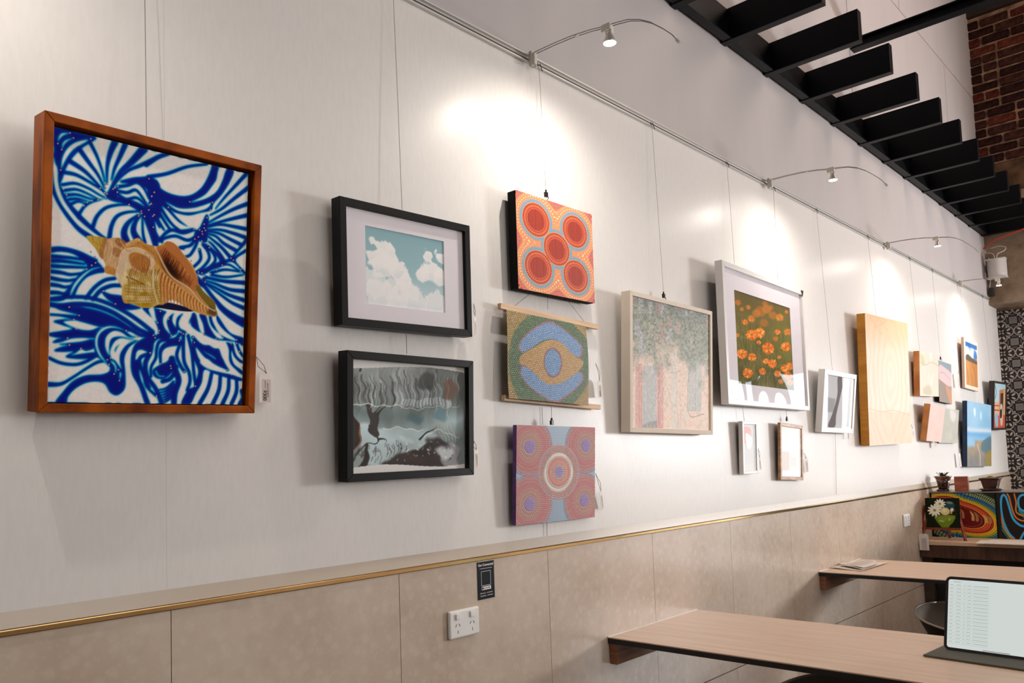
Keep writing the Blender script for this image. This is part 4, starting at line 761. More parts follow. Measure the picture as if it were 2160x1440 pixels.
# 7 --- pastel doorway painting
root, w, h, t = place('pastel', 'canvas_painting', 'cream framed pastel painting of a doorway under hanging greenery', 'painting')
frame_bars(root, w, h, t, 0.017, M_canvas_cream, rec=0.006); MB().box(0.002, t-0.008, -w/2+0.015, w/2-0.015, 0.015, h-0.015).build('canvas', M_canvas_cream, root)
A = Art(280, 250, (222, 190, 168), [(1334.9, 624.7), (1496.6, 662.6), (1501, 907), (1334.9, 900.9)])
c7 = lambda P: [(1280+x/2.7696, 520+y/2.7696) for x, y in P]
nA = noise2(250, 280, 30, 41, 4); nB = noise2(250, 280, 5, 42, 3)
A.blend(np.clip((A.V-0.5)*3, 0, 1)*nA*0.8, (240, 192, 160)); A.blend(np.clip((A.V-.35)*2, 0, 1)*(1-nA)*0.6, (206, 196, 180))
A.poly(c7([(218, 690), (300, 690), (300, 1055), (215, 1055)]), (168, 168, 164), False); A.poly(c7([(218, 1040), (300, 1010), (300, 1058), (215, 1055)]), (130, 124, 116), soft=4)
for x0, x1 in ((176, 215), (302, 336)): A.poly(c7([(x0, 680), (x1, 680), (x1, 1060), (x0, 1058)]), (204, 136, 122), False)
for i in range(14): x = RNG.choice((176, 302))+RNG.uniform(2, 36); A.line(c7([(x, 680+RNG.uniform(0, 80)), (x+RNG.uniform(-3, 3), 1055)]), 1.1, random.choice([(226, 178, 160), (150, 84, 72), (178, 108, 96)]), alpha=0.8)
A.poly(c7([(485, 650), (560, 650), (560, 960), (485, 955)]), (166, 170, 166), False, 0.85); A.line(c7([(487, 650), (485, 965), (575, 975)]), 1.3, (92, 78, 68)); A.line(c7([(525, 660), (525, 955)]), 1.2, (120, 116, 110))
A.poly(c7([(375, 1060), (390, 1000), (388, 900), (385, 640), (405, 640), (412, 900), (405, 990), (440, 1060)]), (206, 200, 186), alpha=0.8, soft=3); A.line(c7([(400, 640), (412, 800), (416, 900), (430, 1050)]), 2, (170, 160, 146), alpha=.7)
gm = np.clip((0.54-A.V)*4+(nA-.5)*2.4, 0, 1); A.blend(gm*0.97, (118, 122, 98)); A.blend(gm*np.clip((nB-.5)*3, 0, 1)*0.5, (196, 194, 176)); A.blend(gm*np.clip((.45-nB)*4, 0, 1)*0.75, (68, 74, 60)); A.blend((1-gm)*np.clip((nB-.52)*4, 0, 1)*0.35, (232, 214, 196)); A.blend((1-gm)*np.clip((.46-nB)*4, 0, 1)*0.35, (176, 150, 130)); A.blend(np.clip((0.14-A.V)*8, 0, 1)*0.4, (84, 90, 88))
for (x, y, ln, col) in ((165, 300, 60, (176, 120, 104)), (205, 310, 110, (196, 196, 206)), (260, 350, 60, (190, 196, 206)), (310, 330, 90, (190, 110, 108)), (330, 340, 90, (196, 196, 206)), (370, 430, 60, (194, 116, 116)), (430, 350, 40, (196, 116, 116)), (465, 360, 60, (200, 204, 214)), (500, 360, 40, (190, 196, 206)), (185, 460, 90, (186, 182, 206)), (210, 540, 120, (186, 186, 212)), (170, 640, 60, (206, 150, 146)), (375, 500, 60, (186, 186, 214)), (425, 470, 70, (206, 142, 136)), (325, 480, 90, (206, 130, 124)), (590, 420, 80, (196, 150, 140)), (300, 540, 80, (206, 150, 140)), (270, 480, 60, (200, 160, 150))):
    for i in range(int(ln*1.1)):
        px_, py_ = x+RNG.normal(0, 7), y+RNG.uniform(-ln*.4, ln*.7); A.line(c7([(px_, py_), (px_+RNG.uniform(-4, 4), py_+RNG.uniform(-5, 5))]), RNG.uniform(.7, 1.5), tuple(np.array(col)+RNG.uniform(-24, 24)), alpha=0.8)
for i in range(900):
    x, y = RNG.uniform(155, 610), RNG.uniform(300, 760)*1.0; a = RNG.uniform(-.8, .8); ln = RNG.uniform(4, 16)
    A.line(c7([(x, y), (x+ln*math.cos(a), y+ln*math.sin(a))]), 0.8, random.choice([(206, 202, 182), (96, 98, 84), (178, 180, 158), (214, 204, 192), (110, 112, 92)]), alpha=0.55)
for i in range(420):
    x = RNG.choice((350, 480, 620, 300, 420))+RNG.normal(0, 26); y = RNG.uniform(600, 930); A.line(c7([(x, y), (x+RNG.uniform(-5, 5), y+RNG.uniform(2, 9))]), 0.9, random.choice([(86, 76, 66), (120, 104, 90), (226, 216, 206)]), alpha=0.6)
A.build('artwork', w-0.034, h-0.034, M_art, root, x=t-0.0065, y0=-w/2+0.017, z0=0.017, relief=nB*0.0012)
# 8 --- orange flowers behind glass, wide mat
root, w, h, t = place('flowers', 'framed_print', 'large white frame with orange flowers in a wide pale mat behind glass', 'picture')
frame_bars(root, w, h, t, 0.022, M_whiteframe, rec=0.016)
qf = [(1522.5, 547.5), (1694.5, 614.6), (1708.9, 865.1), (1537.4, 852.2)]; Hf = homog(qf, [(-w/2, h), (w/2, h), (w/2, 0), (-w/2, 0)])
def loc8(p): q = Hf @ np.array([p[0], p[1], 1.0]); return q[0]/q[2], q[1]/q[2]
(y0, z1), (y1, _z), (y2, z0) = loc8((1554, 610)), loc8((1670.5, 643)), loc8((1679, 818)); z0 = z0-0.01
A = Art(200, 300, (96, 94, 38), [(1554, 610), (1670.5, 643), (1679, 822), (1563, 812)])
c8 = lambda P: [(1280+x/2.7696, 520+y/2.7696) for x, y in P]
nA = noise2(300, 200, 50, 51, 4); A.blend(nA, (134, 124, 54)); A.blend(np.clip(1-A.V*2, 0, 1)*0.6, (96, 78, 40)); A.blend(np.clip((A.V-.4)*2, 0, 1)*(1-nA)*0.9, (54, 58, 16)); A.blend(np.clip((A.U-.4)*2, 0, 1)*np.clip(1-np.abs(A.V-.5)*2, 0, 1)*.5, (128, 130, 44))
for i in range(240):
    x, y = RNG.uniform(.0, 1), RNG.uniform(.35, 1.0); A2 = [(x, y), (x+RNG.uniform(-.04, .04), y-RNG.uniform(.04, .14))]
    q = [(1554+116*p[0]+9*p[1], 610+33*p[0]+200*p[1]) for p in A2]; A.line(q, 1.1, random.choice([(150, 140, 60), (52, 56, 14), (108, 116, 36), (176, 128, 50)]), alpha=0.6)
def blossom(x, y, r, bl=1.0, ns=11):
    c = c8([(x, y)])[0]; r = r/2.7696; base = (240, 136, 34)
    A.ell(c, r*0.9, r*.92, (226, 116, 16) if bl > .6 else random.choice([(214, 126, 40), (200, 112, 30), (222, 140, 50)]), 0, 1+7*(1-bl), 0.5+.45*bl)
    if bl > .35:
        for i in range(26):
            q = 2*math.pi*i/26*2.4+x; f_ = RNG.uniform(.35, .85); e = (c[0]+math.cos(q)*r*f_, c[1]+math.sin(q)*r*f_*.95); A.ell(e, r*RNG.uniform(.18, .34), r*.13, random.choice([(252, 158, 50), (244, 136, 30), (255, 182, 92), (226, 108, 14), (206, 88, 8)]), q+RNG.normal(0, .3), 1.4, bl)
        A.ell((c[0]+RNG.normal(0, .4), c[1]), r*.2, r*.2, (196, 112, 24), 0, 2, bl)
for f_ in ((785, 325, 18, .4), (845, 350, 14, .5), (862, 418, 22, .5), (940, 322, 18, .3), (915, 370, 34, .3), (890, 385, 26, .3), (950, 355, 28, .3), (985, 390, 26, .3), (1025, 400, 24, .4), (935, 440, 26, .2), (825, 440, 18, .9), (1070, 485, 24, .5), (1012, 488, 18, .9), (865, 515, 36, 1), (910, 500, 32, 1), (782, 520, 12, .8), (905, 558, 14, .8), (958, 590, 38, 1), (1060, 575, 30, 1), (808, 632, 32, 1), (866, 648, 26, 1), (944, 668, 18, 1), (982, 680, 28, 1), (1022, 640, 12, .8), (1000, 530, 16, .4), (840, 745, 32, .9), (925, 730, 22, .9), (1012, 738, 22, .8), (1055, 705, 26, 1), (1085, 690, 24, .9), (1070, 750, 28, .9), (1085, 790, 20, .8), (1030, 785, 16, .6), (975, 345, 16, .3), (1065, 365, 12, .4), (808, 365, 12, .5)): blossom(*f_)
mx = t-0.012; b_ = 0.022
MB().box(mx-0.003, mx, -w/2+b_, y0, b_, h-b_).box(mx-0.003, mx, y1, w/2-b_, b_, h-b_).box(mx-0.003, mx, y0, y1, b_, z0).box(mx-0.003, mx, y0, y1, z1, h-b_).build('mat_board', M_matboard, root)
A.build('artwork', y1-y0, z1-z0, M_print_art, root, x=mx-0.0028, y0=y0, z0=z0); MB().box(0.003, mx-0.004, -w/2+b_, w/2-b_, b_, h-b_).build('backing', M_canvas_black, root)
m_ = MB(); nx_, nz_ = 40, 26                                   # the acrylic sheet bows near its lower edge
for j in range(nz_+1):
    for i in range(nx_+1):
        u_, v_ = i/nx_, j/nz_; y_ = -w/2+b_+(w-2*b_)*u_; z_ = b_+(h-2*b_)*v_
        m_.v.append((t-0.0075+0.0022*math.exp(-(v_/0.16)**2)*math.sin(u_*9)*math.sin(math.pi*u_), y_, z_))
for j in range(nz_):
    for i in range(nx_): a = j*(nx_+1)+i; m_.f.append((a, a+1, a+nx_+2, a+nx_+1))
m_.build('glass', M_glass, root, smooth=True)
MB().quad([(t+0.0005, w/2-0.04, h+0.0005), (t+0.0005, w/2-0.002, h+0.0005), (t+0.0005, w/2-0.018, h-0.034)]).build('corner_protector', M_hook, root)
# 9, 10, 11 --- small glazed frames
def small(k, label, b, mt, cat='picture', art=None, rec=0.01, matw=0.03, name='framed_picture'):
    root, w, h, t = place(k, name, label, cat); frame_bars(root, w, h, t, b, mt, rec=min(rec, t-.004))
    xx = t-min(rec, t-.004)
    art.build('artwork', w-2*b, h-2*b, M_print_art, root, x=xx-0.0005+0.001, y0=-w/2+b, z0=b)
    pane(root, w, h, b, t-0.003); MB().box(0.0015, xx-0.001, -w/2+b, w/2-b, b, h-b).build('backing', M_canvas_black, root); return root, w, h, t
def mini(bg, items, n=(60, 90)):
    a = Art(n[0], n[1], bg)
    for it in items: a.poly(it[0], it[1], it[2] if len(it) > 2 else True, soft=1.5)
    return a
small('silver', 'small narrow silver-white frame left under the flower picture', 0.013, M_whiteframe, art=mini((196, 192, 190), [([(0, .08), (.7, .1), (.6, .42), (0, .44)], (206, 120, 112)), ([(.1, .45), (.9, .4), (.9, .8), (.2, .82)], (190, 190, 192)), ([(.3, .2), (.8, .3), (.7, .5), (.4, .5)], (232, 230, 228))]))
small('smallwood', 'small oak frame with dark hook on top, right under the flower picture', 0.0165, M_woodframe, art=mini((196, 192, 188), [([(.02, .5), (.45, .5), (.45, .88), (.02, .88)], (176, 150, 136), False), ([(.5, .6), (.8, .6), (.8, .8), (.5, .8)], (206, 176, 176), False), ([(.02, .88), (1, .85), (1, 1), (.02, 1)], (190, 196, 200), False)], (90, 90)))
small('white', 'white box frame leaning forward beside the tall timber panel, reflecting the street', 0.026, M_whiteframe, art=mini((214, 216, 220), [([(.0, .42), (.4, .44), (.36, .7), (0, .7)], (170, 172, 176), False), ([(.44, .02), (.66, .02), (.56, .4), (.46, .75), (.44, .97), (.2, .97), (.34, .7), (.46, .35)], (112, 104, 106)), ([(.86, .02), (.96, .02), (.94, .97), (.84, .97)], (84, 82, 84), False)], (90, 70)))  # dark trunk shape is a street reflection painted into the artwork
# 12 --- tall timber panel with swirled grain
root, w, h, t = place('bigwood', 'timber_artwork', 'tall pale swirled timber panel with thick amber sides', 'wall art')
MB().box(0, t-0.001, -w/2, w/2, 0, h).build('panel_body', M_ply, root, bevel=0.002)
A = Art(150, 190, (232, 210, 186)); nA = noise2(190, 150, 60, 61, 3)
rr = np.hypot((A.U-.52)*1.15, (A.V-.42)*0.85)+0.12*(nA-.5); wv = 0.5+0.5*np.sin(rr*60+nA*7)
A.blend(wv*0.34, (212, 176, 144)); A.blend(np.clip(1-rr*2.4, 0, 1)*0.5, (236, 216, 190)); A.blend(np.clip(1-A.V*3.5, 0, 1)*(0.35+.5*nA), (214, 164, 104)); A.blend(((A.V > .74)*(.25+.3*nA)), (214, 178, 140))
A.line([(.02, .72), (.3, .74), (.6, .73), (.98, .77)], .008, (196, 160, 122), alpha=.7)
for a_ in ([(.1, .8), (.3, .98)], [(.5, .75), (.6, .98)], [(.1, .02), (.35, .14)], [(.3, .02), (.5, .1)], [(.5, .02), (.2, .1)]): A.line(a_, .01, (206, 160, 110), alpha=.6)
A.build('artwork', w, h, M_art, root, x=t)
# 13-19 --- the far group
def far_canvas(k, label, edge, art, cat='painting', name='canvas_painting'):
    root, w, h, t = place(k, name, label, cat); canvas_block(root, w, h, t, edge); art.build('artwork', w, h, M_art, root, x=t); return root, w, h, t
M_edge_or = mat('ochre_timber_edge', rgb(196, 128, 62), rough=0.5, nscale=9, color2=rgb(168, 96, 40), stretch=(1, 8, 1)); M_edge_br = mat('umber_edge', rgb(112, 74, 34), rough=0.6, nscale=14, color2=rgb(70, 34, 14))
A = Art(90, 80, (222, 212, 196)); nA = noise2(80, 90, 26, 71, 4); A.blend(nA*.6, (206, 186, 160)); A.blend(np.clip((nA-.5)*4, 0, 1)*.6, (236, 232, 226)); A.line([(.02, .25), (.3, .3), (.6, .22), (.98, .28)], .02, (176, 158, 134), alpha=.6); A.poly([(.02, .08), (.2, .12), (.28, .3), (.1, .3)], (190, 184, 130), alpha=.7, soft=4); A.poly([(.2, .8), (.5, .75), (.6, .95), (.2, .95)], (176, 168, 136), alpha=.6, soft=6)
far_canvas('p13', 'pale abstract landscape on a thick ochre-sided board, beside the timber panel', M_edge_or, A)
A = Art(60, 70, (132, 150, 156)); A.poly([(0, .2), (.15, .1), (.5, .14), (.9, .2), (1, .3), (1, .55), (0, .5)], (222, 186, 184), soft=2); A.poly([(0, .45), (1, .62), (1, 1), (0, 1)], (168, 132, 122), False); A.poly([(0, .6), (.2, .5), (.5, .6), (.8, 1), (0, 1)], (146, 130, 116)); A.poly([(.5, .6), (.9, .64), (1, .7), (1, 1), (.85, 1)], (196, 140, 104)); A.line([(.1, .3), (.4, .28), (.9, .4)], .05, (172, 164, 196), alpha=.6)
far_canvas('p14', 'small dusky pink hill painting with a dark clip on its upper left corner', M_canvas_black, A)
A = Art(60, 70, (224, 196, 184)); nA = noise2(70, 60, 20, 73, 3); A.blend(nA*.5, (210, 178, 168))
far_canvas('p15', 'plain blush-pink board with a thick orange timber side, below the pale landscape', M_edge_or, A)
A = Art(70, 70, (186, 182, 166)); nA = noise2(70, 70, 28, 74, 4); A.blend(nA, (168, 172, 162)); A.blend(np.clip(nA*2-1, 0, 1), (208, 196, 184)); A.poly([(.5, .02), (.8, .1), (.75, .35), (.55, .3)], (222, 218, 212), alpha=.7, soft=6)
far_canvas('p16', 'misty grey-green abstract canvas tilting forward, below the dusky hill painting', M_edge_br, A)
root, w, h, t = place('p17', 'canvas_painting', 'desert dunes under blue sky with a cream border, highest of the far group', 'painting'); canvas_block(root, w, h, t, mat('cream_edge', rgb(206, 176, 156), rough=0.7))
A = Art(90, 90, (234, 214, 196)); a_ = Art(74, 76, (206, 146, 84)); nA = noise2(76, 74, 20, 75, 4); a_.blend(nA*.8, (176, 112, 52)); a_.blend(np.clip(1-a_.V*3, 0, 1)*0+((a_.V < .34)).astype(float), (64, 122, 184)); a_.blend((a_.V < .34)*np.clip((nA-.42)*5, 0, 1), (222, 226, 232)); a_.blend(((a_.V < .1)).astype(float)*.8, (30, 88, 156)); a_.poly([(0, .34), (.2, .28), (.5, .33), (1, .38), (1, .45), (0, .42)], (92, 84, 70), soft=2)
for i in range(8): a_.line([(.1*i, .5+.05*(i % 3)), (.1*i+.15, .75), (.1*i+.2, .98)], .02, random.choice([(150, 92, 44), (222, 170, 110)]), alpha=.6)
A.a[7:83, 10:84] = a_.a
A.build('artwork', w, h, M_art, root, x=t)
A = Art(110, 110, (128, 176, 206)); nA = noise2(110, 110, 34, 76, 4); A.blend(np.clip(nA*1.6-.5, 0, 1)*.6, (176, 206, 224)); A.blend(np.clip(1-np.abs(A.V-.42-.05*nA)*14, 0, 1)*.8, (226, 220, 216)); A.blend(np.clip(1-np.abs(A.V-.50)*14, 0, 1)*.8, (88, 156, 206)); lo = np.clip((A.V-.56-.1*(A.U < .3)+.08*(nA-.5))*20, 0, 1); A.blend(lo, (150, 134, 112)); A.blend(lo*np.clip(nA*2.4-1, 0, 1), (104, 110, 112)); A.blend(lo*np.clip((.45-nA)*4, 0, 1), (176, 146, 96)); A.poly([(.62, .6), (1, .52), (1, .76), (.7, .78), (.55, .72)], (84, 112, 122), soft=4); A.poly([(.78, .78), (1, .74), (1, .95), (.75, .98)], (148, 122, 44), alpha=.8, soft=4); A.line([(.4, .65), (.5, .8), (.52, .98)], .03, (196, 184, 176), alpha=.8); A.poly([(.25, .12), (.32, .1), (.34, .2), (.28, .22)], (206, 222, 232), soft=3); A.ell((.55, .2), .04, .07, (190, 214, 230), 0, 4)
far_canvas('p18', 'blue sky and ochre marsh canvas with navy sides, lowest and broadest of the far group', M_canvas_navy, A)
root, w, h, t = place('p19', 'framed_painting', 'dark brown framed street painting with red ground beside the patterned tiles', 'painting'); frame_bars(root, w, h, t, 0.018, mat('dark_wood_frame', rgb(44, 26, 22), rough=0.5, noise=.3), rec=0.008)
A = Art(80, 90, (176, 206, 216)); A.poly([(0, .7), (1, .66), (1, 1), (0, 1)], (196, 92, 66), False); A.poly([(.45, .15), (1, .1), (1, .7), (.45, .7)], (196, 128, 92), False); A.poly([(.55, .22), (.8, .2), (.8, .62), (.56, .64)], (66, 40, 34), False); A.poly([(0, .42), (.45, .42), (.45, .72), (0, .74)], (222, 176, 140), False); A.poly([(.55, .5), (.75, .5), (.78, .9), (.6, .9)], (210, 190, 170)); A.poly([(.55, .6), (.7, .58), (.7, .76), (.57, .76)], (30, 26, 30)); A.poly([(.1, .7), (.35, .7), (.4, .95), (.2, .95)], (150, 172, 196)); A.line([(.05, .02), (.2, .2), (.1, .35)], .04, (110, 120, 120)); A.line([(.0, .5), (.45, .5)], .03, (176, 70, 54)); A.line([(.0, .6), (.45, .6)], .03, (140, 60, 50)); A.poly([(.82, .1), (.95, .1), (.95, .7), (.82, .7)], (206, 176, 130), False)
A.build('artwork', w-.036, h-.036, M_art, root, x=t-0.007, y0=-w/2+.018, z0=.018); MB().box(0.003, t-0.008, -w/2+.017, w/2-.017, .017, h-.017).build('backing', M_canvas_black, root)
# ------------------------------------------------------------------ hanging rail, wires, arm lamps
rail = tag(MB().box(0.0005, 0.011, -2.6, 8.30, 2.660, 2.6655).box(0.0005, 0.004, -2.6, 8.30, 2.6655, 2.682).box(0.0005, 0.013, -2.6, 8.30, 2.682, 2.6865)
           .build('picture_rail', M_rail), 'slim aluminium picture hanging rail running high along the white wall', 'rail')
MB().box(0.004, 0.0060, -2.6, 8.30, 2.6675, 2.6745).build('track_strip', mat('dark_track', rgb(54, 50, 46), rough=0.5), rail)
def wire(top, bot, label, hook=False, r=0.0007, xb=0.02, group=None, free=False):
    a = at(*top, 0, 0.014); b = at(*bot, 0, xb); a.z = 2.664; a.y = a.y
    if not free: pass
    o = MB().tube([a, a.lerp(b, 0.5)+Vector((0.001, 0, 0)), b], r, 6).build('hanging_wire', M_wire, None); tag(o, label, 'wire', group)
    c = MB().tube([(a.x, a.y+.006, 2.672), (a.x+.003, a.y+.010, 2.656), (a.x+.004, a.y+.014, 2.648)], 0.0016, 6).tube([(a.x, a.y-.006, 2.672), (a.x+.003, a.y-.010, 2.658)], 0.0014, 6).build('rail_clip', M_hook, o)
    if hook:
        MB().box(b.x-.004, b.x+.004, b.y-.006, b.y+.006, b.z-.004, b.z+.012).tube([(b.x, b.y, b.z+.012), (b.x, b.y, b.z+.02)], .003, 8).tube([(b.x+.002, b.y+.003, b.z), (b.x+.008, b.y+.003, b.z-.008), (b.x+.002, b.y+.003, b.z-.012)], .0018, 6).build('hook', M_hook, o, bevel=0.001)
    return o
wire((302, -60), (309, 286), 'thin steel wire holding up the orange shell painting', xb=0.03)
wire((829, -20), (848, 442), 'steel wire above the black framed cloud picture', xb=0.03)
wire((1137, 150), (1152, 413), 'steel wire with a small hook above the orange dot canvas', True, xb=0.035)
wire((1375, 265), (1400, 626), 'steel wire with a dark hook above the pastel doorway painting', True, xb=0.03)
wire((1533, 345), (1549, 556), 'left of the two wires on the orange flower picture', xb=0.03)
wire((1631, 392), (1641, 592), 'right of the two wires on the orange flower picture', xb=0.03)
wire((1722, 445), (1756, 783), 'steel wire above the small white box frame', xb=0.05)
wire((1830, 498), (1848, 666), 'steel wire above the tall timber panel', xb=0.04)
wire((1918, 545), (1940, 741), 'steel wire above the pale abstract landscape', xb=0.04)
wire((1966, 571), (1984, 757), 'steel wire with a hook above the dusky hill painting', True, xb=0.03)
wire((2024, 604), (2040, 714), 'steel wire above the desert dunes picture', xb=0.02)
wire((2072, 627), (2092, 803), 'steel wire nearest the patterned tile wall', xb=0.03)
def link(top, bot, label, hook=False, xa=0.02, xb=0.02):
    a = at(*top, 0, xa); b = at(*bot, 0, xb); o = MB().tube([a, b], 0.0008, 6).build('hanging_wire', M_wire, None); tag(o, label, 'wire')
    if hook: MB().box(b.x-.004, b.x+.004, b.y-.006, b.y+.006, b.z-.004, b.z+.010).tube([(b.x, b.y, b.z+.008), (b.x, b.y, b.z+.018)], .0035, 8).build('hook', M_hook, o, bevel=0.001)
link((857, 705), (858, 746), 'short wire joining the two black framed pictures', xa=.02, xb=.02)
link((1155, 560), (1155, 652), 'wire dropping behind the orange canvas to the scroll', xa=.012, xb=.012)
link((1163, 856), (1164, 893), 'short wire and hook between scroll and purple canvas', True, xa=.03, xb=.03)
link((1143, 858), (1145, 896), 'plain short wire left of the hook between scroll and purple canvas', xa=.004, xb=.004)
link((1153, 1100), (1154, 1130), 'loose wire end under the purple edged canvas', xa=.006, xb=.006)
link((1566, 856), (1570, 888), 'short wire above the narrow silver-white frame', xa=.02, xb=.02)
link((1658, 862), (1660, 886), 'short wire and dark hook above the small oak frame', True, xa=.02, xb=.02)
link((1762, 905), (1764, 1043), 'loose wire end hanging below the white box frame', xa=.006, xb=.006)
# arm lamps
M_bulb = mat('lit_bulb_face', rgb(255, 250, 240), rough=0.3, emit=(1.0, 0.93, 0.84), estr=14)
M_reflector = mat('bulb_reflector', rgb(214, 210, 204), rough=0.25, metal=0.5)
def arm_lamp(name_label, Y, xl=0.328, group='arm lamps on the hanging rail', s=1.0, aim=0.0):
    root = empty('arm_lamp', (0.012, Y, 2.664), name_label, 'lamp', group)
    MB().box(0.002, 0.016, -0.010, 0.010, -0.022, 0.030).box(0.014, 0.026, -0.008, 0.008, -0.018, 0.022).build('clamp', M_lampwhite, root, bevel=0.003)
    MB().lathe([(0.0, 0), (0.006, 0.001), (0.006, 0.006), (0.0, 0.008)], 12, (0.022, 0.0, -0.030)).build('thumb_screw', M_lampwhite, root, smooth=True)
    curve = [(0.020, 0.018), (0.10, 0.016), (0.176, 0.013), (0.25, 0.006), (0.296, -0.001), (0.345, -0.007), (0.38, -0.010), (0.424, -0.024), (0.465, -0.048), (0.502, -0.079), (0.53, -0.108), (0.549, -0.138)]
    curve = [(0.020, 0.020), (0.10, 0.019), (0.176, 0.015), (0.25, 0.006), (0.30, -0.004), (0.345, -0.010), (0.39, -0.018), (0.43, -0.034), (0.465, -0.056), (0.502, -0.088), (0.53, -0.116), (0.547, -0.140)]
    k = (xl/0.328)
    for sg in (-1, 1):
        pts = [(x*k, sg*0.006*(1 if i < 9 else 1-(i-8)/3.2), z) for i, (x, z) in enumerate(curve)]
        MB().tube(pts, 0.0013, 6).build('arm_rod', M_wire, root, smooth=True)
    MB().tube([(0.545*k, 0, -0.137), (0.553*k, 0, -0.150)], 0.0048, 10).build('end_cap', M_lampwhite, root)
    MB().box(0.19*k, 0.2*k, -0.0075, 0.0075, 0.008, 0.015).build('spacer', M_lampwhite, root, bevel=0.001)
    X = xl-0.012
    hd = MB().box(X-0.022, X+0.012, -0.011, 0.011, -0.022, 0.000).box(X-0.008, X+0.014, -0.008, 0.008, -0.034, -0.02).build('lamp_holder', M_lampwhite, root, bevel=0.003)
    MB().lathe([(0.009, -0.030), (0.0105, -0.036), (0.014, -0.046), (0.0195, -0.056), (0.0205, -0.060), (0.0195, -0.061)], 24, (X+0.002, 0, 0), cap=False).build('bulb', M_reflector, root, smooth=True)
    MB().lathe([(0.0, -0.0585), (0.0193, -0.0595)], 24, (X+0.002, 0, 0), cap=False).build('bulb_face', M_bulb, root)
    l = bpy.data.lights.new('lamp_beam', 'SPOT'); l.energy = LAMP_W; l.color = (1.0, 0.92, 0.83); l.spot_size = math.radians(168); l.spot_blend = 1.0; l.shadow_soft_size = 0.012
    lo = bpy.data.objects.new('lamp_beam', l); COL.objects.link(lo); lo.parent = root; lo.location = (X+0.002, 0, -0.066)
    lo.rotation_euler = Vector((-0.22, aim, -1)).to_track_quat('-Z', 'Y').to_euler(); return root
LAMP_W = 15
arm_lamp('curved arm spotlight nearest the camera, clamped above the orange dot canvas', 1.966, 0.328)
arm_lamp('second curved arm spotlight, clamped above the orange flower picture', 3.726, 0.327)
arm_lamp('third curved arm spotlight, shining above the tall timber panel', 5.461, 0.312)
arm_lamp('farthest curved arm spotlight, just in front of the concrete beam', 7.212, 0.29)
arm_lamp('curved arm spotlight lighting the orange shell painting from the left', 0.206, 0.328)
# ------------------------------------------------------------------ black steel fins and the beam behind them
root = empty('fin_screen', (0.0, 5.5, 3.238), 'black steel screen of deep fins fixed to the wall above the picture rail', 'steel frame')
fin_me = None
for k in range(-1, 13):
    y = 2.897+0.4374*k
    if fin_me is None:
        o = MB().box(0.001, 0.472, 0, 0.044, 0, 0.150).build('fin', M_dark, root, bevel=0.0025); fin_me = o.data
    else:
        o = bpy.data.objects.new('fin', fin_me); COL.objects.link(o); o.parent = root
        b = o.modifiers.new('bevel', 'BEVEL'); b.width = 0.0025; b.segments = 2
    o.location = (0, y-5.5, 0)
MB().box(0.026, 0.046, -3.1, 2.66, 0.012, 0.145).build('ledger', M_dark, root, bevel=0.001)
MB().box(0.016, 0.058, -3.1, 2.66, 0.004, 0.012).build('ledger_flange', M_dark, root)
root = tag(MB().box(0.0, 4.5, 5.06, 5.13, 3.842, 3.850).box(0.0, 4.5, 5.09, 5.10, 3.850, 3.896).box(0.0, 4.5, 5.06, 5.13, 3.896, 3.906)
           .build('steel_beam', M_dark, bevel=0.001), 'dark steel beam crossing the room above the black fins', 'beam')
# ------------------------------------------------------------------ speaker and cables on the concrete beam
root = empty('speaker', (0.104, 8.26, 2.84), 'white curved wall speaker on the concrete beam', 'speaker')
m = MB(); n = 14
for z in (0.0, 0.165):
    pass
prof = [(-0.072, 0.0), (-0.072, -0.05)] + [(-0.072+0.144*i/n, -0.05-0.045*math.sin(math.pi*i/n)) for i in range(n+1)] + [(0.072, -0.05), (0.072, 0.0)]
pts0 = [(x, y-0.06, 0.0) for x, y in prof]; pts1 = [(x, y-0.06, 0.165) for x, y in prof]
for i in range(len(prof)-1): m.quad([pts0[i], pts0[i+1], pts1[i+1], pts1[i]])
m.quad(pts0[::-1]); m.quad(pts1); m.quad([pts0[-1], pts0[0], pts1[0], pts1[-1]])
m.build('speaker_body', mat('speaker_grille', rgb(206, 200, 198), rough=0.6, bump=.3, bscale=600), root)
for z in (-0.004, 0.161): MB().box(-0.078, 0.078, -0.15, -0.06, z, z+0.008).build('end_plate', M_white, root, bevel=0.003)
MB().box(-0.02, 0.02, -0.062, 0.0, 0.05, 0.11).build('bracket', M_white, root, bevel=0.002)
def sp(P): return [tuple(q) for q in cr_spline(P, 8)]
tag(MB().tube(sp([(0.10, 8.13, 3.015), (0.09, 8.13, 3.05), (0.055, 8.16, 3.075), (0.02, 8.19, 3.085), (0.012, 8.235, 3.12)]), 0.0032, 8).tube(sp([(0.115, 8.13, 3.015), (0.125, 8.14, 3.05), (0.17, 8.17, 3.075), (0.175, 8.2, 3.11), (0.12, 8.23, 3.135), (0.05, 8.245, 3.13)]), 0.0032, 8).tube(sp([(0.03, 8.25, 3.05), (0.014, 8.245, 2.95), (0.03, 8.25, 2.85), (0.018, 8.25, 2.78)]), 0.0035, 8)
    .build('speaker_cable', M_white, smooth=True), 'looping white cables above and beside the white speaker', 'cable')
tag(MB().tube([(0.005, 8.20, 3.13), (0.04, 8.17, 3.15), (0.12, 8.12, 3.175), (0.35, 8.10, 3.22), (0.55, 8.1, 3.25)], 0.006, 8).build('red_cable', mat('red_sheath', rgb(206, 62, 36), rough=0.4), smooth=True), 'red cable slanting up in front of the concrete beam', 'cable')
tag(MB().box(0.02, 0.052, 8.215, 8.258, 2.70, 2.77).build('junction_box', mat('dark_box', rgb(40, 34, 30), rough=0.6), bevel=0.003), 'small dark junction box at the end of the rail', 'box')
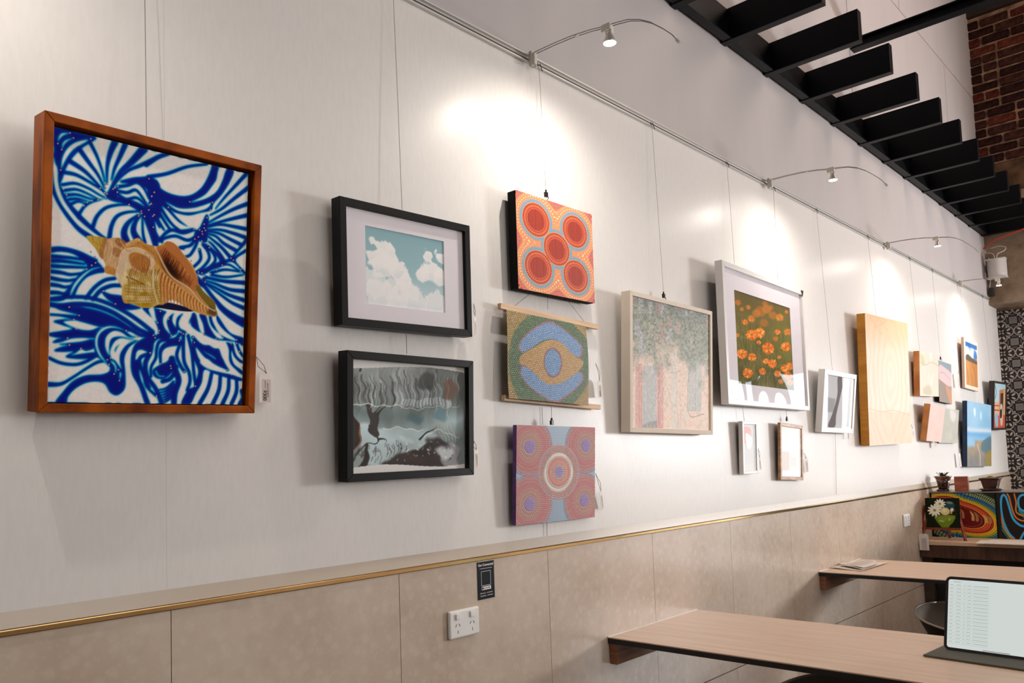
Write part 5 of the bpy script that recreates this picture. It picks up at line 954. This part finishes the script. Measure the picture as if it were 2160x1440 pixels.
# ------------------------------------------------------------------ price tags
def price_tag(pos, label, w=0.04, h=0.075, yaw=0.0, roll=0.0, tip=None, txt=True, lean=0.0):
    root = empty('price_tag', pos, label, 'tag', None, (roll, lean, yaw))        # pos: the hole, tag hangs below
    m = MB(); c = 0.009; P = [(-w/2+c, .006), (w/2-c, .006), (w/2, .006-c), (w/2, -h), (-w/2, -h), (-w/2, .006-c)]
    f = [(0.0008, a, b) for a, b in P]; bk = [(0, a, b) for a, b in P]; m.quad(f); m.quad(bk[::-1])
    for i in range(6): m.quad([f[i], bk[i], bk[(i+1) % 6], f[(i+1) % 6]])
    m.build('card', M_tag, root)
    MB().quad([(0.0011, -w*.28, -h*.22), (0.0011, -w*.28, -h*.98), (0.0011, w*.3, -h*.98), (0.0011, w*.3, -h*.22)]).build('sticker', mat('grey_sticker', rgb(206, 192, 186), rough=.7), root)
    MB().lathe([(0.0, 0), (0.0016, 0.0)], 10, (0, 0, 0)).build('eyelet', M_hook, root).matrix_basis = Matrix.Translation((0.0013, 0, 0)) @ Matrix.Rotation(math.pi/2, 4, 'Y')
    m = MB(); n = 0
    for yy, a, b, hh in ((0.10, .35, .78, .0018), (-0.08, .28, .5, .0014)):
        z = -h*a
        while z > -h*b: ln = random.uniform(.002, .006); m.quad([(0.0014, w*yy-hh/2, z), (0.0014, w*yy+hh/2, z), (0.0014, w*yy+hh/2, z-ln), (0.0014, w*yy-hh/2, z-ln)]); z -= ln+.0012
    m.build('print', M_print, root)
    if txt: flat_text(txt, h*.17, M_ink, root, (0.0014, -w*.22, -h*.76), (math.pi/2, math.pi/2, math.pi/2), bold=0.0004)
    tp = Vector(tip)-Vector(pos) if tip else Vector((-.004, -.012, .03))
    inv = Euler((roll, lean, yaw)).to_matrix().inverted(); tp = inv @ tp
    MB().tube([(0.001, 0, 0), (0.003, tp.y*.35+.003, tp.z*.45), tuple(tp)], 0.0009, 5).tube([(0.0005, 0, 0), (0.0, tp.y*.6-.004, tp.z*.4), tuple(tp)], 0.0009, 5).build('string', M_string, root)
    return root
def tag_at(px, py, x, label, **k): p = at(px, py, 0, x); return price_tag(p, label, **k)
tag_at(561, 786, 0.03, 'white price tag with a grey sticker beside the shell painting', w=0.036, h=0.068, txt='$300', tip=at(541, 752, 0, 0.035))
tag_at(1001, 668, 0.03, 'white tag hanging at the right edge of the cloud picture', w=0.022, h=0.055, txt='', tip=at(999, 640, 0, 0.03), yaw=0.5, roll=0.1)
tag_at(1004, 948, 0.022, 'white tag half hidden behind the dark landscape frame', w=0.024, h=0.052, txt='', tip=at(1000, 930, 0, 0.03), yaw=0.2)
tag_at(1264, 804, 0.02, 'white tag with string beside the dotted scroll', w=0.034, h=0.056, txt='$290', tip=at(1256, 765, 0, 0.01), roll=0.1, yaw=0.2)
tag_at(1267, 1036, 0.02, 'white tag hanging right of the purple edged canvas', w=0.03, h=0.062, txt='', tip=at(1256, 998, 0, 0.02), roll=0.22, yaw=0.3)
tag_at(1602, 965, 0.015, 'little white tag beside the narrow silver-white frame', w=0.03, h=0.055, txt='', tip=at(1599, 945, 0, 0.02), roll=0.18, yaw=0.2)
tag_at(1700, 966, 0.015, 'grey printed tag right of the small oak frame', w=0.042, h=0.07, txt='', tip=at(1696, 955, 0, 0.02), roll=0.08)
tag_at(1789, 912, 0.02, 'dark edge-on tag below the white box frame', w=0.012, h=0.036, txt='', tip=at(1788, 903, 0, 0.03))
tag_at(1925, 905, 0.03, 'white tag between the timber panel and the blush board', w=0.05, h=0.05, txt='', tip=at(1922, 895, 0, 0.03), roll=0.3)
tag_at(1973, 928, 0.03, 'white tag below the blush-pink board', w=0.04, h=0.05, txt='', tip=at(1973, 915, 0, 0.03))
tag_at(2020, 790, 0.03, 'white tag left of the desert dunes picture', w=0.04, h=0.10, txt='', tip=at(2022, 780, 0, 0.03), roll=0.15)
tag_at(2024, 957, 0.03, 'white tag left of the blue marsh canvas', w=0.04, h=0.10, txt='', tip=at(2025, 946, 0, 0.03), roll=0.15)
# ------------------------------------------------------------------ sockets and the small card
def socket(pos, w, h, label, double=True, name='power_outlet'):
    root = empty(name, pos, label, 'power outlet'); f = root
    m = MB().box(0, 0.012, -w/2, w/2, 0, h).build('face_plate', M_white, root, bevel=0.0055, seg=3)
    for cy in ((-w*.24, w*.24) if double else (0,)):
        s = MB().box(0.012, 0.0165, cy-.0085, cy+.0085, h*.66, h*.88).build('switch', M_white, root, bevel=0.002)
        m = MB()
        for dy, dz, a in ((-.0065, .036, -.5), (.0065, .036, .5), (0, .018, 0)):
            c, s_ = math.cos(a), math.sin(a); q = [(-.001, -.0045), (.001, -.0045), (.001, .0045), (-.001, .0045)]
            m.quad([(0.0122, cy+dy+p*c-r*s_*-1*-1, dz+p*s_*1+r*c) if False else (0.0122, cy+dy+p*c+r*s_*-1, dz+p*s_+r*c) for p, r in q])
        m.build('pin_slots', M_ink, root)
    return root
socket((0.0095, 1.5855, 0.8735), 0.115, 0.077, 'white double power outlet on the tiles below the small black card')
p = at(1911, 1097, 0, 0.0095)
socket((0.0095, 5.482, 0.862), 0.115, 0.078, 'white power outlet on the far tiles, in front of the small bowl painting')
card = empty('notice_card', (0.0105, 1.684, 0.963), 'small black card lettered Get Connected stuck on the tiles', 'sign')
MB().box(0, 0.0008, -0.0345, 0.0345, 0, 0.1065).build('card', mat('black_card', rgb(8, 16, 24), rough=0.5, spec=0.12), card)
M_cw = mat('card_white', rgb(232, 222, 222), rough=0.6)
TR = (math.pi/2, 0, math.pi/2)
flat_text('Get Connected', 0.0098, M_cw, card, (0.0011, 0, 0.0945), TR, bold=0.0002)
MB().box(0.0008, 0.0011, -0.025, 0.025, 0.0868, 0.0878).build('print', M_cw, card)
m = MB()
for (a, b, c, d_) in ((-.0195, .0195, .0785, .0795), (-.0195, .0195, .0385, .0395), (-.0195, -.0185, .0385, .0795), (.0185, .0195, .0385, .0795)): m.box(0.0008, 0.0011, a, b, c, d_)
m.build('outline', M_cw, card); MB().box(0.0008, 0.0011, -.0185, .0195, .0265, .036).build('pill', M_cw, card, bevel=0.0)
flat_text('SCAN ME', 0.0062, M_ink, card, (0.0013, 0.003, 0.0292), TR, bold=0.0001)
MB().lathe([(0, 0), (.0032, 0)], 14, (0, 0, 0)).build('dot_mark', M_ink, card).matrix_basis = Matrix.Translation((0.0013, -0.0145, 0.0312)) @ Matrix.Rotation(math.pi/2, 4, 'Y')
flat_text('Network:', 0.0058, M_cw, card, (0.0011, -0.014, 0.0158), TR); flat_text('Password:', 0.0058, M_cw, card, (0.0011, -0.0128, 0.0082), TR)
MB().box(0.0008, 0.0011, 0.002, 0.025, 0.017, 0.0182).box(0.0008, 0.0011, 0.004, 0.026, 0.0094, 0.0106).build('print', M_cw, card)
# ------------------------------------------------------------------ wall tables
def wall_table(y0, y1, x1, label, px=1.0):
    root = empty('cafe_table', (0.011, y0, 0), label, 'table', None)
    d_ = y1-y0
    MB().box(0.0, x1, 0, d_, 0.7300, 0.7465).build('black_edge', mat('black_laminate_edge', rgb(16, 16, 20), rough=0.45), root)
    MB().box(0.0005, x1-0.0005, 0.0005, d_-0.0005, 0.7465, 0.750).build('tabletop', M_table, root)
    MB().box(0.0, 0.0022, 0, d_, 0.750, 0.7522).build('wall_seal', M_white, root)
    MB().box(0.0, 0.03, 0.006, d_-.006, 0.66, 0.73).build('wall_batten', M_corbel, root, bevel=0.002)
    MB().box(px-.03, px+.03, d_*.72-.03, d_*.72+.03, 0.02, 0.725).build('post', M_dark, root, bevel=.003)
    MB().box(px-.14, px+.14, d_*.72-.11, d_*.72+.14, 0.0, 0.02).build('base_plate', M_dark, root, bevel=.004)
    MB().box(px-.12, px+.12, d_*.72-.12, d_*.72+.12, 0.722, 0.73).build('top_plate', M_dark, root)
    return root
wall_table(2.262, 2.856, 1.5, 'ash topped wall table with black edge nearest the camera, holding the tablet', 1.15)
wall_table(4.066, 4.655, 1.5, 'ash topped wall table in the middle, with a folded newspaper', 0.52)
root = empty('display_bench', (0.011, 5.717, 0), 'dark timber bench under the dot paintings at the far end', 'bench')
MB().box(0, 1.5, 0, 0.62, 0.725, 0.75).build('bench_top', M_table, root, bevel=0.002)
MB().box(0.0, 1.5, 0.004, 0.03, 0.645, 0.722).build('apron', wood_mat('dark_apron', rgb(84, 52, 34), rgb(56, 32, 20), (6, 1, 1), 0.5, 5), root)
MB().box(0.06, 1.5, 0.10, 0.60, 0.0, 0.64).build('cupboard', mat('black_cupboard', rgb(14, 12, 12), rough=0.6), root, bevel=.004)
MB().box(0.0, 0.06, 0.05, 0.60, 0.0, 0.64).build('side_post', wood_mat('dark_post', rgb(70, 52, 38), rgb(48, 34, 24), (1, 1, 6), 0.6, 5), root)
# bucket stools
M_stool = mat('taupe_plastic', rgb(120, 108, 96), rough=0.75, spec=0.2, noise=.06, nscale=6); M_stool_dk = mat('dark_stool_shell', rgb(34, 25, 20), rough=0.7, spec=0.2)
def stool(cx, cy, zr, label, rot=0.0):
    root = empty('bucket_stool', (cx, cy, 0), label, 'stool', None, (0, 0, rot)); K = 40; R_ = 0.215
    def ringz(q): return zr+0.035*math.cos(q)             # rim rises at the back
    for nm, mt, off in (('seat', M_stool, 0.0), ('shell', M_stool_dk, 0.009)):
        m = MB(); P = [(0.0, -.135-off), (.35, -.13-off), (.62, -.105-off), (.82, -.062-off*.6), (.94, -.022), (1.0+off*2, 0.0)]
        for r_, z in P:
            for j in range(K):
                q = 2*math.pi*j/K; rr_ = max(r_*R_, 1e-4); m.v.append((rr_*math.cos(q), rr_*math.sin(q)*0.95, zr+z+0.035*math.cos(q)*r_**2))
        for i in range(len(P)-1):
            for j in range(K): m.f.append((i*K+j, i*K+(j+1) % K, (i+1)*K+(j+1) % K, (i+1)*K+j))
        m.build(nm, mt, root, smooth=True)
    MB().tube([(R_*1.01*math.cos(2*math.pi*j/K), R_*1.01*0.95*math.sin(2*math.pi*j/K), zr+0.001+0.035*math.cos(2*math.pi*j/K)) for j in range(K+1)], 0.005, 8).build('rim', mat('pale_rim', rgb(150, 134, 118), rough=0.4), root, smooth=True)
    for sx in (-1, 1):
        for sy in (-1, 1): MB().tube([(sx*.07, sy*.07, zr-.12), (sx*.17, sy*.17, 0.0)], 0.012, 8, 0.009).build('leg', M_stool_dk, root)
    MB().box(-.09, .09, -.09, .09, zr-.146, zr-.128).build('seat_plate', M_stool_dk, root, bevel=.003)
    return root
stool(0.655, 4.12, 0.575, 'taupe bucket stool pushed under the middle table', 2.4)
stool(0.66, 2.55, 0.575, 'taupe bucket stool tucked under the nearest table', 1.6)
# newspaper on the middle table
root = empty('newspaper', (0.10, 4.38, 0.7505), 'folded printed newspaper lying on the middle table', 'newspaper')
M_paper = mat('newsprint', rgb(226, 214, 202), rough=0.85, noise=.05, nscale=40)
n = at(1762, 1191, 2, .76)
def sheet(P, z, name='sheet', mt=M_paper, amp=0.004):
    m = MB(); N = 8; c = [Vector(p) for p in P]
    for j in range(N+1):
        for i in range(N+1):
            u_, v_ = i/N, j/N; q = (c[0]*(1-u_)+c[1]*u_)*(1-v_)+(c[3]*(1-u_)+c[2]*u_)*v_
            m.v.append((q.x, q.y, z+amp*(0.5+0.5*math.sin(u_*5+v_*3+z*900))*(1.0)))
    for j in range(N):
        for i in range(N): a = j*(N+1)+i; m.f.append((a, a+1, a+N+2, a+N+1))
    return m.build(name, mt, root, smooth=True)
sheet([(-.085, -.17), (.09, -.21), (.10, .14), (-.05, .16)], 0.001); sheet([(-.07, -.10), (.085, -.19), (.088, .0), (.03, .165), ], 0.006, amp=0.006); sheet([(-.085, -.05), (.085, -.18), (.085, -.02), (-.02, .14)], 0.011, amp=0.004)
m = MB()
for i in range(9):
    y_ = -.12+i*.022; m.quad([(-.03+.004*i, y_, .0175), (.06, y_, .0175), (.06, y_+.006, .0175), (-.03+.004*i, y_+.006, .0175)])
m.build('print', mat('news_ink', rgb(150, 142, 136), rough=.8), root)
# tablet with folio on the nearest table
root = empty('tablet', (0.957, 2.66, 0.7503), 'tablet on a grey folio showing a white spreadsheet', 'tablet', None, (0, 0, -0.10))
fm = MB().box(-.018, .275, -.118, .07, 0.0, 0.006).build('folio', mat('grey_folio', rgb(88, 82, 68), rough=.75, noise=.08, nscale=50), root, bevel=.002)
lean = 0.26; body = bpy.data.objects.new('body', None)
def tb(mb, name, mt, bev=0.0, par=root, seg=3):
    o = mb.build(name, mt, par, bevel=bev, seg=seg); o.matrix_basis = Matrix.Translation((0.002, -0.018, 0.006)) @ Matrix.Rotation(-lean, 4, 'X'); return o
def rrect(x0, x1, z0, z1, r, y): 
    P = []
    for cx, cz, a0 in ((x1-r, z1-r, 0), (x0+r, z1-r, 90), (x0+r, z0+r, 180), (x1-r, z0+r, 270)):
        for i in range(6): q = math.radians(a0+18*i); P.append((cx+r*math.cos(q), y, cz+r*math.sin(q)))
    return P
def slab(x0, x1, z0, z1, r, y0, y1):
    m = MB(); f, b = rrect(x0, x1, z0, z1, r, y0), rrect(x0, x1, z0, z1, r, y1); m.quad(f); m.quad(b[::-1])
    for i in range(len(f)): m.quad([f[i], b[i], b[(i+1) % len(f)], f[(i+1) % len(f)]])
    return m
tb(slab(0, .281, 0, .215, .016, 0, .006), 'body', mat('black_bezel', rgb(10, 10, 14), rough=.2)); tb(slab(0.0, .281, 0, .213, .016, .0062, .009), 'cover', mat('grey_folio', rgb(88, 82, 68)))
M_screen = mat('lit_screen', rgb(10, 10, 10), rough=.15, emit=rgb(226, 234, 230), estr=0.66); sc = tb(slab(.0085, .2725, .0085, .2065, .007, -.0004, 0.0002), 'screen', M_screen)
M_sline = mat('screen_line', rgb(10, 10, 10), rough=.2, emit=rgb(160, 174, 168), estr=0.66); m = MB()
for i in range(17):
    z = .190-i*.0103; segs = [(.012, .022), (.030, .044), (.050, .056), (.060, .072), (.076, .118)]
    for a, b in segs: m.quad([(a+random.uniform(0, .003), -.0006, z), (b, -.0006, z), (b, -.0006, z+.0012), (a+.001, -.0006, z+.0012)])
    m.quad([(.012, -.0005, z-.0045), (.120, -.0005, z-.0045), (.120, -.0005, z-.0041), (.012, -.0005, z-.0041)])
m.quad([(.022, -.0006, .199), (.044, -.0006, .199), (.044, -.0006, .2005), (.022, -.0006, .2005)]); tb(m, 'screen_text', M_sline)
m = MB().quad([(.105, -.0006, .0105), (.176, -.0006, .0105), (.176, -.0006, .0118), (.105, -.0006, .0118)]); tb(m, 'home_bar', mat('home_ink', rgb(30, 30, 30)))
tb(MB().box(.03, .25, .009, .012, .02, .1), 'stand_flap', mat('grey_folio', rgb(88, 82, 68)))
# ------------------------------------------------------------------ far end: display box, dot panels, plants, easel
root = empty('display_box', (0.012, 6.035, 0.75), 'black display box behind the dot paintings, topped with pots', 'box')
MB().box(0.0, 1.4, 0, 0.30, 0.0, 0.296).build('box_body', mat('black_panel', rgb(16, 14, 13), rough=.5), root, bevel=.003)
MB().box(-0.004, 1.4, -0.012, 0.31, 0.296, 0.304).build('box_top', mat('grey_ledge', rgb(118, 110, 102), rough=.35), root, bevel=.0015)
def dotband(A, dfield, r0, wd, col, ds=None, n=90, th=None, dot=None, aspect=1.0):
    A.blend(np.clip((wd/2-np.abs(dfield-r0))/0.004, 0, 1), col)
    if dot is not None:
        a = (th*n/(2*math.pi)) % 1-.5; q = np.hypot((dfield-r0)/(wd*.42), a*2*math.pi*0.0+a*2.1); A.blend(np.clip((1-q)*3, 0, 1), dot)
root = tag(MB().box(0.0, 0.018, 0, 0, 0, 0).build('tmp', None), 'x', 'x'); bpy.data.objects.remove(root)
def end_canvas(x0, x1, y, z0, z1, label, art, tilt=0.0):
    root = empty('dot_painting', ((x0+x1)/2, y, z0), label, 'painting', None, (0, 0, -math.pi/2))
    w_, h_ = x1-x0, z1-z0; MB().box(-0.016, -0.001, -w_/2, w_/2, 0, h_).build('canvas', M_canvas_black, root, bevel=.001); art.build('artwork', w_, h_, M_dotart, root, x=0.0); return root
A = Art(210, 150, (26, 22, 20)); ang = 0.32; ca, sa = math.cos(ang), math.sin(ang); X_ = (A.U-.52)*1.36; Y_ = (A.V-.53); xr = X_*ca+Y_*sa; yr = -X_*sa+Y_*ca
xr2 = np.where(xr > 0, xr, xr*0.62); df = np.hypot(xr2/1.55, yr/0.82); th_ = np.arctan2(yr/.82, xr2/1.55)
df = df+0.05*np.sin(X_*5)*(xr < -.1)
A.blend(np.clip((.26-df)/.004, 0, 1), (110, 20, 24))
bands = [(.285, (206, 96, 40), (240, 140, 70)), (.318, (200, 44, 24), (244, 110, 60)), (.350, (196, 90, 30), (232, 80, 40)), (.382, (120, 20, 20), (190, 60, 40)), (.412, (206, 150, 30), (240, 186, 40)), (.442, (196, 150, 34), (240, 200, 60)), (.474, (120, 130, 44), (214, 180, 40)), (.506, (34, 96, 60), (90, 170, 90)), (.540, (22, 70, 150), (60, 130, 200)), (.575, (20, 44, 110), (40, 100, 190)), (.61, (24, 84, 60), (176, 190, 120)), (.645, (24, 60, 40), (196, 200, 150)), (.68, (30, 70, 50), (120, 150, 90)), (.715, (24, 60, 44), (200, 190, 140)), (.75, (20, 50, 40), (120, 170, 110))]
for r_, c, dt in bands:
    dotband(A, df, r_, .032, c, n=int(60+r_*120), th=th_, dot=dt)
dotband(A, df, .235, .012, (110, 20, 24), n=44, th=th_, dot=(214, 120, 60))
for i, (cx, cw) in enumerate(((-.15, .028), (-.09, .028), (.06, .03), (.125, .03), (.26, .032), (.32, .034))):
    q0x, q0y = .56+cx, .50+cx*.30; A.poly([(q0x-.02, q0y-.13+abs(cx)*.12), (q0x+cw+.01, q0y-.04), (q0x+cw+.012, q0y+.10-abs(cx)*.1), (q0x, q0y+.08), (q0x+.004, q0y-.01)], (206, 168, 90) if i % 2 == 0 else (176, 120, 70), soft=1.5)
end_canvas(0.025, 0.405, 6.016, 0.7505, 1.044, 'dot painting of nested rainbow ovals around yellow crescents, under the aloe pot', A)
A = Art(230, 150, (30, 20, 18)); M_ = lambda P: [(x/380*1.0, y/300) for x, y in P]
def cov(P, w0, c, dt, n):
    P = [(x*0.43, y) for x, y in P]
    A.line(P, w0, c); q = cr_spline(P, 14); L_ = np.r_[0, np.cumsum(np.hypot(*(np.diff(q, axis=0)*[1, .65]).T))]; s_ = np.arange(0, L_[-1], n); A.dots(np.c_[np.interp(s_, L_, q[:, 0]), np.interp(s_, L_, q[:, 1])], w0*.40, dt)
for off, c, dt in ((.00, (20, 110, 130), (60, 190, 190)), (.045, (20, 110, 100), (60, 170, 150)), (.09, (16, 90, 90), (60, 150, 130))):
    cov([(-.02, .62+off*1.6), (.12, .76+off*1.6), (.3, .98+off)], .022, c, dt, .024); cov([(.62, .36+off*.5), (.8, .45+off), (.86, .3)], .02, c, dt, .024)
for P in ([(.38, .98), (.22, .86), (.08, .62), (.03, .35), (.06, .12), (.14, .04), (.23, .1), (.3, .3), (.4, .55), (.58, .68), (.75, .72)],): cov(P, .036, (20, 120, 190), (70, 180, 230), .026)
cov([(.46, 1.02), (.25, .94), (.07, .74), (-.01, .45)], .022, (190, 100, 30), (236, 140, 50), .022); cov([(.27, .02), (.33, .1), (.38, .3), (.47, .5), (.62, .58), (.78, .6)], .022, (190, 100, 30), (236, 140, 50), .022); cov([(.98, .1), (.9, .04), (.72, .05), (.62, .14), (.62, .3), (.74, .38), (.9, .34)], .034, (20, 120, 190), (70, 180, 230), .026); cov([(.5, .02), (.54, .2), (.52, .4), (.7, .48), (.9, .46)], .022, (190, 100, 30), (236, 140, 50), .022); cov([(.6, .98), (.74, .84), (.95, .8)], .034, (20, 120, 190), (70, 180, 230), .026)
for P in ([(1.1, .05), (1.3, .4), (1.2, .8), (1.4, 1.0)], [(1.5, .0), (1.6, .5), (1.9, .7), (2.3, .6)], [(1.7, 1.0), (1.8, .85), (2.1, .9)], [(1.9, .0), (1.95, .3), (2.2, .35)]): cov(P, .034, (20, 120, 190), (70, 180, 230), .026)
for P in ([(1.2, .0), (1.42, .4), (1.35, .8), (1.5, 1.0)], [(1.6, .0), (1.7, .42), (2.0, .55), (2.3, .5)]): cov(P, .022, (190, 100, 30), (236, 140, 50), .022)
end_canvas(0.433, 0.83, 6.016, 0.7505, 1.044, 'dot painting of blue and orange loops on black, right of the rainbow ovals', A)
# small bowl painting on its easel
M_easel = wood_mat('red_easel_wood', rgb(150, 58, 26), rgb(112, 36, 14), (1, 1, 5), .4, 8)
root = empty('table_easel', (0.135, 5.84, 0.75), 'small red-brown wooden table easel at the wall end of the bench', 'easel')
MB().box(-.150, .125, -.03, -.012, 0.066, 0.080).build('ledge', M_easel, root, bevel=.001)
for P in (((-.11, .02, .22), (-.155, -.045, .0)), ((.08, .02, .22), (.135, -.045, .0)), ((0, .03, .27), (0.0, .12, .0))): MB().tube([P[0], P[1]], .010, 4).build('leg', M_easel, root)
MB().box(-.09, .05, -.005, .01, .262, .274).build('crossbar', M_easel, root, bevel=.001); MB().tube([(-.055, .01, .27), (-.13, -.04, .005)], .008, 4).build('brace', M_easel, root)
MB().quad([(-.1, -.02, .07), (-.15, -.03, .0), (-.16, -.03, .0), (-.13, .0, .2)]).build('wing', M_easel, root)
A = Art(110, 110, (22, 26, 18)); A.blend(noise2(110, 110, 30, 91, 3)*.4, (34, 50, 24)); A.poly([(.30, .6), (.84, .58), (.82, .78), (.7, .93), (.66, .99), (.48, .99), (.42, .92), (.32, .78)], (112, 134, 36), soft=3); A.poly([(.36, .64), (.8, .62), (.74, .74), (.44, .76)], (136, 154, 60), alpha=.7, soft=5); A.ell((.47, .78), .09, .02, (206, 216, 170), .2, 3, .8); A.ell((.7, .72), .02, .05, (206, 216, 170), .2, 3, .7)
def daisy(x, y, r, n=11):
    for i in range(n):
        q = 2*math.pi*i/n+.2; A.ell((x+math.cos(q)*r*.6, y+math.sin(q)*r*.6), r*.42, r*.17, (240, 236, 214), q, 1.2)
    A.ell((x, y), r*.22, r*.2, (150, 146, 90), 0, 1.5)
for i in range(30): A.ell((RNG.uniform(.2, .9), RNG.uniform(.35, .66)), .02, .015, random.choice([(150, 150, 90), (96, 110, 60), (220, 220, 190)]), 0, 2, .7)
A.ell((.72, .24), .15, .12, (40, 70, 84), .2, 4); A.ell((.72, .16), .10, .04, (120, 140, 130), .2, 4); daisy(.44, .2, .17); daisy(.28, .42, .21); A.ell((.58, .45), .14, .13, (226, 206, 150), 0, 3); A.ell((.56, .42), .07, .06, (240, 226, 180), 0, 3); A.ell((.78, .4), .05, .07, (236, 226, 206), .4, 2); A.ell((.76, .5), .03, .03, (222, 196, 90), .4, 2)
root = empty('bowl_painting', (0.137, 5.812, 0.8315), 'small dark painting of white daisies in a green bowl on the easel', 'painting', None, (0, 0, -math.pi/2)); root.rotation_euler = (0, -0.10, -math.pi/2)
MB().box(-.012, -.001, -.103, .103, 0, .192).build('canvas', M_canvas_black, root, bevel=.001); A.build('artwork', .206, .192, M_art_gloss, root, x=0)
price_tag(Vector((0.048, 5.70, 0.792)), 'white price tag hanging over the bench edge under the daisy painting', w=0.058, h=0.10, yaw=-math.pi/2, txt='', tip=Vector((0.015, 5.79, 0.86)))
# glazed pots
M_glaze = mat('brown_glaze', rgb(74, 36, 24), rough=.2, spec=.6, nscale=18, color2=rgb(36, 18, 14), coat=.5); M_glaze_top = mat('tan_glaze', rgb(150, 106, 74), rough=.3, nscale=30, color2=rgb(92, 50, 32), coat=.4, stretch=(1, 1, .2))
M_soil = mat('soil', rgb(44, 34, 26), rough=.95, bump=.8, bscale=200)
root = empty('potted_aloe', (0.083, 6.10, 1.054), 'small aloe in a brown glazed pot on the black display box', 'plant')
MB().lathe([(.0, .0), (.040, .0), (.046, .006), (.045, .013), (.036, .013), (.0, .012)], 28).build('saucer', M_glaze, root, smooth=True)
MB().lathe([(.030, .013), (.034, .018), (.040, .055), (.046, .082)], 28, cap=True).build('pot', M_glaze, root, smooth=True); MB().lathe([(.044, .078), (.052, .094), (.058, .102), (.055, .104), (.046, .094), (.043, .082)], 28, cap=False).build('rim', M_glaze_top, root, smooth=True)
MB().lathe([(0, .092), (.046, .092)], 20, cap=False).build('soil', M_soil, root)
M_aloe = mat('aloe_leaf', rgb(46, 74, 44), rough=.4, nscale=60, color2=rgb(24, 44, 28))
for i in range(11):
    q = i*2.4; ln = .052 if i < 6 else .036; sp = .75 if i < 6 else .35; m = MB(); K = 6
    for j in range(K+1):
        s_ = j/K; r_ = ln*s_*sp; z_ = .09+ln*(s_*1.0 if i > 5 else s_*.9-.15*s_*s_)*1.05; wd = .0085*(1-s_)**.7+.0004
        for e in (-1, 0, 1): m.v.append((r_*math.cos(q)-e*wd*math.sin(q), r_*math.sin(q)+e*wd*math.cos(q), z_+(0 if e else -.003*(1-s_))))
        for e in (1, 0): pass
    for j in range(K):
        for e in (0, 1): a = j*3+e; m.f.append((a, a+1, a+4, a+3))
    o = m.build('leaf', M_aloe, root, smooth=True); sm_ = o.modifiers.new('solid', 'SOLIDIFY'); sm_.thickness = .003
root = tag(MB().box(.165, .248, 6.045, 6.075, 1.0545, 1.155).build('timber_block', wood_mat('rosy_timber', rgb(166, 88, 62), rgb(132, 62, 42), (1, 1, 5), .5, 12), bevel=.0015), 'upright reddish timber block between the two pots', 'block')
root = empty('bonsai_pot', (0.367, 6.12, 1.054), 'low square brown pot with a mossy mound on a wide saucer', 'plant')
MB().lathe([(.0, .0), (.056, .0), (.060, .006), (.075, .014), (.074, .017), (.05, .012), (.0, .012)], 32).build('saucer', M_glaze, root, smooth=True)
m = MB(); P0 = [(.036, .012), (.040, .02), (.052, .074), (.060, .080), (.060, .088), (.052, .088), (.048, .078)]
for r_, z_ in P0:
    for sx, sy in ((-1, -1), (1, -1), (1, 1), (-1, 1)): m.v.append((sx*r_, sy*r_*.8, z_))
for i in range(len(P0)-1):
    for j in range(4): m.f.append((i*4+j, i*4+(j+1) % 4, (i+1)*4+(j+1) % 4, (i+1)*4+j))
m.f.append((3, 2, 1, 0)); m.f.append(tuple(len(m.v)-4+j for j in range(4))); m.build('pot', M_glaze, root, bevel=.002)
MB().lathe([(0.028, .078), (.024, .09), (.014, .098), (0.0005, .101)], 18, cap=False).build('moss', mat('moss', rgb(122, 112, 56), rough=.95, bump=.8, bscale=300, noise=.3), root, smooth=True)
# papers on the bench
root = empty('loose_papers', (0.55, 5.80, 0.7505), 'pale printed sheets lying on the far bench before the dot paintings', 'papers')
sheet([(-.19, -.15), (.3, -.15), (.3, .13), (-.215, .09)], 0.0008, amp=.002); sheet([(-.15, -.13), (.3, -.13), (.3, .14), (-.17, .12)], 0.0036, amp=.002)
